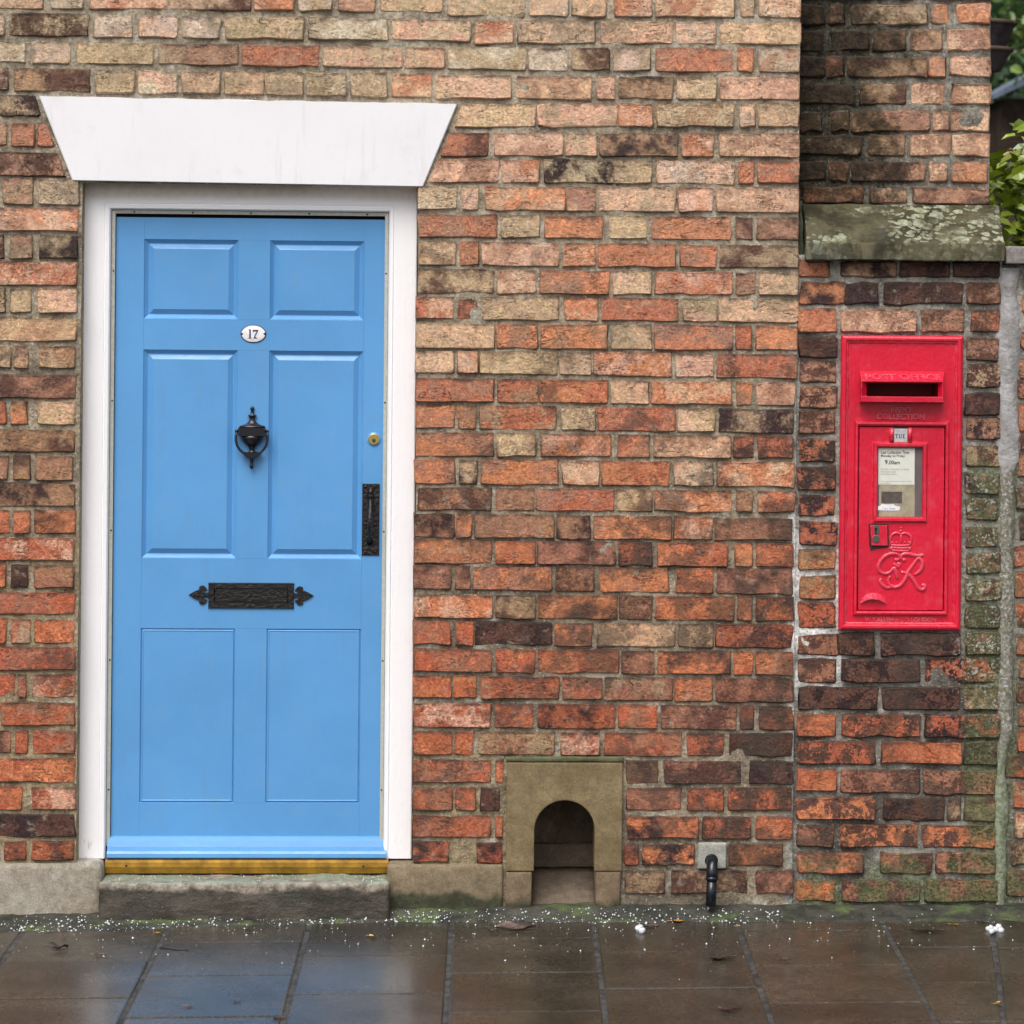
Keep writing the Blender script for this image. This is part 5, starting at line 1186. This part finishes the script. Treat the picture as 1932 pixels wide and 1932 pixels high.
for i in range(-1, 10):
    rows = sorted([p.y for p in ROWS[i]], reverse=True) if i in ROWS else [-0.25 - 0.1 * (i % 3)]
    while rows[-1] > -2.5: rows.append(rows[-1] - 0.375)
    rows[-1] = -2.6; ys = [YTOP] + rows
    for k in range(len(ys) - 1):
        y1, y0 = ys[k] - 0.0035, ys[k + 1] + 0.0035
        gx = 0.0075; dz = random.gauss(0, 0.0008); P = []
        for (ii, y, s) in ((i - 1, y0, 1), (i, y0, -1), (i, y1, -1), (i - 1, y1, 1)):
            x = max(-3.95, min(3.95, colx(ii, y) + s * gx)); P.append((x, y))
        if P[1][0] - P[0][0] < 0.05: continue
        cxm, cym = sum(p[0] for p in P) / 4, sum(p[1] for p in P) / 4
        r0 = [(x, y, gz(x, y) - 0.05) for x, y in P]; r1 = [(x, y, gz(x, y) - 0.003 + dz) for x, y in P]
        r2 = [(x + math.copysign(0.004, cxm - x), y + math.copysign(0.004, cym - y), gz(x, y) + dz) for x, y in P]
        MB().rings([r0, r1, r2], True, False, True).build('paving_slab', SLAB, pave)
# mortar haunch along the foot of the walls
n = 160; rg = []
for i in range(n + 1):
    u = -260 + (2500 + 300 + 200) * i / n
    vt = 2234 - (2234 - 2212) * min(1, max(0, u / 1500)); vb = 2277 - (2277 - 2252) * min(1, max(0, (u / 900)))
    top = nat(u, vt - 3, 0.0); x = top.x; j1, j2 = mnoise.noise((i * 0.31, 5, 1)), mnoise.noise((i * 0.5, 8, 2))
    lo = gnd(u, vb + 5 * j1 + 3 * j2); zt_ = top.z + 0.003 * j2
    yl = min(lo.y, -0.07)
    rg.append([(x, 0.06, zt_ + 0.001), (x, -0.012, zt_), (x, -0.03, zt_ * 0.75 + gz(x, yl) * 0.25 + 0.003), (x, yl * 0.62, gz(x, yl) + 0.010 + 0.003 * j1), (x, yl * 0.9, gz(x, yl) + 0.005), (x, yl, gz(x, yl) - 0.006)])
hb = MB().rings(rg, False, False, False, 0, True); HR = rg
me = hb.mesh(); rough(me, 0.012, 0.004, 30, 77)
props(link('mortar_haunch', me, HAUNCH), kind='structure')

# ================================================================== hail on the haunch and the slabs
rnd = random.Random(5)
def on_ground(x, y): return gz(x, y)
hl = MB()
def grain(p, r):
    k = [rnd.uniform(0.75, 1.25) for _ in range(6)]; a = rnd.uniform(0, 1.5); ca, sa = math.cos(a), math.sin(a)
    pts = [(r * k[0], 0, 0), (-r * k[1], 0, 0), (0, r * k[2], 0), (0, -r * k[3], 0), (0, 0, r * k[4]), (0, 0, -r * k[5])]
    pts = [(p[0] + x * ca - y * sa, p[1] + x * sa + y * ca, p[2] + z + r * 0.5) for x, y, z in pts]
    hl.add(pts, [(0, 2, 4), (2, 1, 4), (1, 3, 4), (3, 0, 4), (2, 0, 5), (1, 2, 5), (3, 1, 5), (0, 3, 5)], 0, False)
N_ = len(HR) - 1
for k in range(1250):
    t = rnd.random(); u = -260 + 3000 * t
    dens = 1.0 if u < 1000 else (0.85 if u < 1900 else 0.22)
    if u > 2000: dens = 0.12
    if rnd.random() > dens: continue
    i = min(int(t * N_), N_ - 1); s = rnd.uniform(2.05, 4.98); j = int(s); f = s - j
    p = Vector(HR[i][j]).lerp(Vector(HR[i][min(j + 1, 5)]), f); q = Vector(HR[i + 1][j]).lerp(Vector(HR[i + 1][min(j + 1, 5)]), f)
    c = p.lerp(q, rnd.random()); grain((c.x, c.y, c.z + 0.002), rnd.choice((0.0010, 0.0014, 0.0018, 0.0022, 0.0026, 0.0036)) * rnd.uniform(0.8, 1.15))
for k in range(240):
    x, y = rnd.uniform(-1.7, 1.7), -0.10 - abs(rnd.gauss(0, 0.22))
    grain((x, y, gz(x, y)), rnd.choice((0.001, 0.0013, 0.0016, 0.002, 0.0032)) * rnd.uniform(0.8, 1.2))
for k in range(70):
    x, y = rnd.uniform(sx0 + 0.02, sx1 - 0.02), rnd.uniform(-0.055, 0.07); grain((x, y, STEPZ), rnd.uniform(0.0010, 0.0026))
def m_ice():
    N = NT('hail_ice'); return N.done((0.66, 0.69, 0.72), 0.3, None, Subsurface_Weight=0.3, Subsurface_Radius=(0.01, 0.01, 0.012))
ICE = m_ice()
props(hl.build('hailstones', ICE), kind='stuff')
def ice(name_pts, r, label):
    m0 = MB(); c0 = gnd(*name_pts[0])
    for (x, y), rr in zip(name_pts, r):
        g_ = gnd(x, y); m0.ball((g_.x, g_.y, g_.z + rr * 0.6), rr, 0, 10)
    bm = bmesh.new(); me = m0.mesh(); bm.from_mesh(me)
    for v in bm.verts: v.co += Vector((1, 1, 1)) * mnoise.noise(v.co * 160) * 0.0022
    bm.to_mesh(me); bm.free()
    o = link('ice_lump', me, ICE, None, c0); props(o, label, 'ice lump', 'lumps of hail ice on the pavement')
ice([(1558, 2272), (1567, 2277), (1563, 2268)], [0.010, 0.0105, 0.009], 'rounded white lump of ice on the slab right of the stone niche')
ice([(2413, 2272), (2421, 2278), (2430, 2274), (2438, 2268), (2444, 2276), (2419, 2268)], [0.0085, 0.009, 0.0095, 0.010, 0.0095, 0.0075], 'curved S shaped white lump of ice at the right edge of the pavement')

# ================================================================== fallen leaves and twigs
def m_leaf(name, c0, c1, rgh=0.6):
    N = NT(name); n = N.noise(60, 5, 0.6); return N.done(N.mix(N.ramp(n, 0.35, 0.65), c0, c1), rgh, N.bump(n, 0.002, 0.6))
DKLEAF = m_leaf('dead_leaf_dark', (0.035, 0.022, 0.018), (0.075, 0.048, 0.038), 0.45)
BRLEAF = m_leaf('dead_leaf_brown', (0.065, 0.040, 0.032), (0.14, 0.095, 0.08), 0.5)
ORLEAF = m_leaf('dead_leaf_orange', (0.30, 0.12, 0.02), (0.50, 0.24, 0.05), 0.5)
YLEAF = m_leaf('dead_leaf_yellow', (0.45, 0.27, 0.03), (0.62, 0.45, 0.12), 0.5)
PLEAF = m_leaf('dead_leaf_pale', (0.42, 0.33, 0.18), (0.55, 0.50, 0.32), 0.5)
def leaf(x, y, L, wd, ang, curl, mat, label, z0=0.003, seed=0):
    """curled leaf blade on a short stalk: cross sections along the midrib"""
    r = random.Random(seed); g_ = gnd(x, y); g_ = Vector((g_.x, g_.y, g_.z + z0)); m0 = MB(); rg = []
    n = 10; ca, sa = math.cos(ang), math.sin(ang); ph = r.uniform(0, 6); cv = r.uniform(-0.15, 0.15)
    for i in range(n + 1):
        t = i / n; w = wd * max(0.04, math.sin(math.pi * t ** 0.8)) * (1 + 0.15 * r.uniform(-1, 1)); a = (t - 0.5) * L; row = []
        for s in (-1, -0.5, 0, 0.5, 1):
            lx, ly = a, s * w + cv * L * 4 * (t - 0.5) ** 2
            lz = wd * curl * (0.55 * s * s * (0.6 + 0.5 * math.sin(ph + t * 5 + s)) + 0.35 * s * math.sin(ph + t * 4.0)) + 0.18 * curl * wd * math.sin(ph + t * 9) + r.uniform(0, 0.0015)
            row.append((g_.x + lx * ca - ly * sa, g_.y + lx * sa + ly * ca, g_.z + max(0, lz + 0.12 * wd)))
        rg.append(row)
    m0.rings(rg, False, False, False, 0, True)
    # underside gives it thickness
    m0.rings([[(p[0], p[1], p[2] - 0.0007) for p in row] for row in rg], False, False, False, 0, True)
    e = Vector(rg[0][2]); m0.tube([e, e + Vector((-ca * L * 0.22, -sa * L * 0.22, 0.001)), e + Vector((-ca * L * 0.4 - sa * 0.004, -sa * L * 0.4, 0.0005))], 0.0009, 5)
    o = link('fallen_leaf', m0.mesh(fix=False), mat, None, g_); return props(o, label, 'leaf', 'dead leaves on the wet pavement')
leaf(145, 2318, 0.050, 0.017, 0.2, 0.9, DKLEAF, 'dark brown curled leaf alone on the far left slab', seed=1)
leaf(1258, 2272, 0.115, 0.020, -0.12, 0.9, BRLEAF, 'large grey brown curled dead leaf in front of the stone niche', seed=2)
leaf(1205, 2277, 0.030, 0.008, 0.1, 0.6, DKLEAF, 'small dark leaf scrap touching the left end of the large curled leaf', seed=3)
leaf(1708, 2228, 0.070, 0.015, 0.5, 1.6, BRLEAF, 'rolled brown leaf lying right under the drain pipe', 0.012, seed=4)
leaf(1590, 2266, 0.055, 0.010, 0.45, 0.8, BRLEAF, 'thin brown leaf just behind the round ice lump', seed=5)
leaf(1655, 2252, 0.036, 0.007, 0.1, 0.5, ORLEAF, 'small yellow brown leaf left of the pavement joint near the drain pipe', seed=6)
leaf(1762, 2342, 0.078, 0.021, 0.35, 0.35, DKLEAF, 'broad dark flat leaf in the middle of a slab below the pipe', seed=7)
leaf(1781, 2469, 0.060, 0.012, -0.1, 0.4, DKLEAF, 'blackish leaf nearest the bottom edge of the picture', seed=8)
leaf(2264, 2274, 0.100, 0.012, -0.03, 0.3, DKLEAF, 'long flat dark leaf on the slab under the post box pillar', seed=9)
leaf(2331, 2260, 0.022, 0.005, -0.1, 0.5, YLEAF, 'bright yellow leaf scrap left of the S shaped ice lump', seed=10)
leaf(2438, 2454, 0.020, 0.009, 0.7, 1.2, YLEAF, 'curled yellow leaf in the pavement joint at bottom right', seed=11)
leaf(926, 2228, 0.030, 0.008, 0.5, 0.9, PLEAF, 'pale buff leaf at the right foot of the doorstep', 0.014, seed=12)
leaf(1061, 2218, 0.022, 0.008, 0.8, 0.9, ORLEAF, 'orange leaf against the brown plinth right of the doorstep', 0.022, seed=13)
leaf(911, 2289, 0.024, 0.006, -0.2, 0.8, YLEAF, 'yellow leaf with a stalk on the slab in front of the right door jamb', seed=14)
leaf(387, 2281, 0.018, 0.005, 0.2, 0.7, ORLEAF, 'orange leaf scrap beside the second pavement joint below the doorstep', seed=15)
leaf(158, 2287, 0.014, 0.004, 0.1, 0.5, ORLEAF, 'tiny orange leaf scrap above the dark curled leaf at far left', seed=16)
leaf(245, 2333, 0.030, 0.004, 0.25, 0.4, ORLEAF, 'narrow rust coloured leaf on the left slab near its lower joint', seed=17)
leaf(462, 2459, 0.022, 0.004, 0.05, 0.4, ORLEAF, 'narrow orange leaf on the bluish slab near the bottom edge', seed=18)
leaf(580, 2447, 0.018, 0.005, 0.0, 0.4, BRLEAF, 'small brown leaf on the bluish slab right of the narrow orange one', seed=19)
leaf(1362, 2230, 0.020, 0.004, 0.1, 0.6, ORLEAF, 'orange leaf on the mossy mortar inside the niche opening', 0.02, seed=20)
leaf(1407, 2231, 0.015, 0.005, -0.1, 0.7, YLEAF, 'tan leaf on the mossy mortar at the right of the niche opening', 0.02, seed=21)
leaf(1919, 2345, 0.030, 0.005, 0.05, 0.3, BRLEAF, 'thin brown leaf on the slab below the left edge of the pillar', seed=22)
leaf(1803, 2264, 0.014, 0.005, 0.3, 0.9, YLEAF, 'tiny yellow leaf at the top of the joint right of the drain pipe', seed=23)
leaf(2400, 2255, 0.030, 0.007, -0.2, 0.6, DKLEAF, 'black leaf scrap just behind the S shaped ice lump', seed=24)
leaf(606, 2273, 0.020, 0.004, 0.0, 0.3, DKLEAF, 'black leaf scrap on the slab at the middle of the doorstep', seed=25)
def twig(p, r, label):
    P = [gnd(*q) for q in p]; m0 = MB(); m0.tube([(v.x, v.y, v.z + r) for v in P], [r, r * 0.8, r * 0.6][:len(P)], 6)
    props(link('twig', m0.mesh(), DKLEAF, None, P[0]), label, 'twig', 'twigs on the pavement')
twig([(390, 2314), (425, 2319), (460, 2321)], 0.0022, 'thin dark twig beside the joint left of the bluish slab')
twig([(668, 2487), (690, 2487), (698, 2488)], 0.0032, 'short thick black twig at the bottom of the joint below the door')

# ================================================================== garden behind the walls
so = MB().add([(-12, 0.6, 0.0), (14, 0.6, 0.0), (14, 40, 0.3), (-12, 40, 0.3)], [(0, 1, 2, 3)]).build('garden_soil', m_stone('soil', (0.03, 0.022, 0.015), (0.06, 0.045, 0.03))); props(so, kind='structure')
def m_fol(name, c0, c1, c2, rgh=0.4):
    N = NT(name); oi = N.attr('ca'); n = N.noise(20, 3, 0.5)
    c = N.mix(oi, c0, c1); c = N.mix(N.ramp(n, 0.5, 0.7, 0, 0.5), c, c2)
    return N.done(c, rgh, None, Specular_IOR_Level=0.6)
def leaves(parent, name, mat, centre, rad, count, L, seed, shell=0.35, tilt=0.7):
    r = random.Random(seed); V, F, Cc = [], [], []
    lobes = [(Vector((r.gauss(0, 0.45), r.gauss(0, 0.45), r.gauss(0, 0.45))), r.uniform(0.35, 0.75)) for _ in range(14)]
    for k in range(count):
        lc, lr = lobes[r.randrange(14)]
        d = Vector((r.gauss(0, 1), r.gauss(0, 1), r.gauss(0, 1))).normalized() * lr * (1 - shell * r.random() ** 2)
        p = lc * 0.75 + d; p = Vector((centre[0] + p.x * rad[0], centre[1] + p.y * rad[1], centre[2] + p.z * rad[2]))
        if p.z < 0.02: continue
        ax = Vector((r.gauss(0, 1), r.gauss(0, 1), r.gauss(0, 0.6) - 0.2)).normalized()
        up = Vector((r.gauss(0, tilt), r.gauss(0, tilt) - 0.3, 1)).normalized(); sd_ = ax.cross(up).normalized(); up = sd_.cross(ax)
        l = L * r.uniform(0.65, 1.2); w = l * r.uniform(0.24, 0.33); b = len(V)
        for t, s, h in ((0, 0, 0), (0.3, 1, .12), (0.7, .85, .12), (1, 0, -0.05), (0.7, -.85, .12), (0.3, -1, .12), (0.5, 0, -0.02)):
            V.append(tuple(p + ax * (t * l) + sd_ * (s * w) + up * (h * l)))
        F += [(b, b + 1, b + 6), (b + 1, b + 2, b + 6), (b + 2, b + 3, b + 6), (b + 3, b + 4, b + 6), (b + 4, b + 5, b + 6), (b + 5, b, b + 6)]
        cv = r.random(); Cc += [(cv, cv, cv, 1)] * 7
    me = bpy.data.meshes.new(name); me.from_pydata(V, [], F)
    a = me.color_attributes.new('ca', 'FLOAT_COLOR', 'POINT'); a.data.foreach_set('color', np.array(Cc, dtype=np.float32).ravel())
    return link(name, me, mat, parent)
BARK = m_stone('bark', (0.05, 0.035, 0.025), (0.10, 0.075, 0.055), None, None, 0.3, 0.01)
LAUREL = m_fol('laurel_leaf', (0.13, 0.20, 0.012), (0.32, 0.38, 0.03), (0.12, 0.22, 0.06), 0.18)
EVERG = m_fol('evergreen_leaf', (0.03, 0.09, 0.03), (0.12, 0.24, 0.08), (0.03, 0.05, 0.01), 0.45)
IVY = m_fol('grey_green_leaf', (0.08, 0.17, 0.12), (0.13, 0.24, 0.17), (0.10, 0.16, 0.10), 0.35)
def plant(name, base, label, cat, parts, trunk, group=None):
    t = thing(name, base, label, cat, group)
    for nm, path, r0, r1 in trunk:
        n = len(path); MB().tube([Vector(base) + Vector(p) for p in path], [r0 + (r1 - r0) * i / (n - 1) for i in range(n)], 8).build(nm, BARK, t)
    for i, (nm, mat, c, rad, cnt, L) in enumerate(parts): leaves(t, nm, mat, Vector(base) + Vector(c), rad, cnt, L, 90 + i + int(base[0] * 10))
    return t
gA = nat(2475, 535, 0.85)
plant('laurel_shrub', (gA.x + 0.12, 0.85, 0), 'bright yellow green glossy shrub behind the stone offset of the pillar', 'shrub',
      [('crown', LAUREL, (0, 0, gA.z - 0.17), (0.44, 0.34, 0.50), 1600, 0.075), ('crown', IVY, (-0.02, -0.25, gA.z - 0.30), (0.30, 0.16, 0.20), 90, 0.085)],
      [('stem', [(0, 0, 0), (0.02, 0, 0.8), (-0.03, 0, 1.6), (0, 0.02, 2.1)], 0.022, 0.008), ('stem', [(0.05, 0, 0), (0.14, 0.05, 1.0), (0.10, 0, 1.9)], 0.018, 0.006), ('stem', [(-0.05, 0, 0), (-0.14, 0.05, 1.0), (-0.16, 0, 1.9)], 0.018, 0.006)])
for k, (x, y, zc, rx, rz, nleaf, lab) in enumerate(((2.2, 7.5, 3.2, 1.5, 1.9, 5200, 'dark evergreen tree behind the garden shed'), (4.1, 8.5, 2.9, 1.5, 1.9, 2600, 'dark evergreen tree right of the garden shed'), (0.1, 8.3, 3.0, 1.6, 1.9, 2600, 'dark evergreen tree hidden mostly behind the brick pillar'))):
    plant('evergreen_tree', (x, y, 0.05), lab, 'tree', [('crown', EVERG, (0, 0, zc), (rx, 1.2, rz), nleaf, 0.13)],
          [('trunk', [(0, 0, 0), (0.05, 0, 1.2), (0, 0.05, 2.6), (0.05, 0, 4.2)], 0.13, 0.03), ('limb', [(0.03, 0, 1.5), (0.5, -0.2, 2.2), (0.9, -0.3, 2.6)], 0.05, 0.015), ('limb', [(0.0, 0, 1.9), (-0.5, -0.2, 2.5), (-0.9, -0.1, 3.0)], 0.05, 0.015)], 'evergreen trees at the back of the garden')
# lighter bush peeping over the baskets
gB = nat(2478, 40, 4.6)
plant('leafy_bush', (gB.x + 0.1, 4.6, 0.05), 'light green leafy bush above the hanging baskets', 'bush', [('crown', m_fol('light_leaf', (0.06, 0.14, 0.03), (0.17, 0.26, 0.06), (0.22, 0.22, 0.03)), (0, 0, gB.z - 0.05), (0.30, 0.3, 0.28), 500, 0.07)],
      [('stem', [(0, 0, 0), (0.03, 0, 1.5), (0, 0, gB.z)], 0.03, 0.01)])
# shed
sh = nat(2452, 238, 5.2); sp_ = nat(2496, 184, 5.2)
shed = thing('garden_shed', (sh.x + 1.1, 5.8, 0.05), 'dark timber garden shed with grey blue roof, seen past the pillar', 'shed')
SHROOF = m_stone('grey_blue_felt', (0.13, 0.16, 0.22), (0.19, 0.23, 0.30), None, None, 0.1, 0.004, 0.6)
SHWALL = m_stone('dark_timber', (0.035, 0.024, 0.018), (0.075, 0.05, 0.036), None, None, 0.2, 0.004)
w = MB(); x = sh.x
for i in range(15): w.box(x + i * 0.15, x + i * 0.15 + 0.143, 5.25 + (i % 2) * 0.006, 6.5, 0.05, sh.z)
w.build('timber_wall', SHWALL, shed)
e0 = nat(2426, 236, 5.1); rx = sh.x + 0.62
pr = [(e0.x, e0.z - 0.01), (e0.x, e0.z + 0.012), (rx, sp_.z + 0.28), (2 * rx - e0.x, e0.z + 0.012), (2 * rx - e0.x, e0.z - 0.01), (rx, sp_.z + 0.20)]
MB().rings([[(a, y, c) for a, c in pr] for y in (5.1, 6.6)], True, True, True).build('roof', SHROOF, shed)
# woven baskets on a chain
WICK = m_stone('black_wicker', (0.016, 0.012, 0.014), (0.05, 0.04, 0.045), None, None, 0.2, 0.004)
def basket(yt, yb, xr, xb, Yd, label):
    t, b = nat(xr, yt, Yd), nat(xb, yb, Yd); cx = nat(2398, yt, Yd).x; r1, r0 = t.x - cx, b.x - cx; pf = []
    n = 12
    for i in range(n + 1):
        f = i / n; r = r0 + (r1 - r0) * f; z = b.z + (t.z - b.z) * f; pf += [(z, r), (z + (t.z - b.z) / n * 0.5, r + 0.006)]
    o = thing('hanging_basket', (cx, Yd, b.z), label, 'basket', 'dark wicker baskets hanging on a chain')
    MB().lathe(pf, cx, Yd, 20).build('woven_body', WICK, o)
    MB().tube([(cx + (r1 + 0.004) * math.cos(a * math.pi / 12), Yd + (r1 + 0.004) * math.sin(a * math.pi / 12), t.z + 0.006) for a in range(25)], 0.008, 6).build('rim', BARK, o)
    MB().tube([(cx, Yd, t.z - 0.01), (cx, Yd, t.z + (0.75 if yt < 100 else 0.05))], 0.004, 6).build('chain', IRON, o)
basket(62, 124, 2477, 2450, 2.4, 'upper dark wicker basket hanging just right of the pillar')
basket(127, 176, 2468, 2440, 2.4, 'lower dark wicker basket hanging just right of the pillar')
# bird table
TIMB = m_stone('pale_timber', (0.42, 0.31, 0.14), (0.58, 0.46, 0.26), None, None, 0.2, 0.003, 0.6)
t0 = nat(2470, 366, 2.0); t1 = nat(2470, 384, 2.0); bt = thing('bird_table', (t0.x + 0.17, 2.0, 0.02), 'pale timber bird table above the yellow green shrub', 'bird table')
tb_ = MB(); tb_.box(t0.x, t0.x + 0.34, 1.85, 2.19, t1.z, t0.z - 0.006); tb_.frame
me = tb_.mesh(); bevel_mesh(me, 0.004, 2); link('tray', me, TIMB, bt)
for (xa, xb, ya, yb) in ((t0.x - 0.006, t0.x + 0.346, 1.838, 1.849), (t0.x - 0.006, t0.x + 0.346, 2.191, 2.202)):
    MB().box(xa, xb, ya, yb, t1.z + 0.004, t0.z + 0.004).build('rail', TIMB, bt)
MB().box(t0.x + 0.15, t0.x + 0.19, 1.99, 2.03, 0.02, t1.z - 0.002).build('post', TIMB, bt)
MB().tube([(t0.x + 0.025, 2.01, t1.z - 0.002), (t0.x + 0.16, 2.01, t1.z - 0.16)], 0.009, 6).build('brace', TIMB, bt)
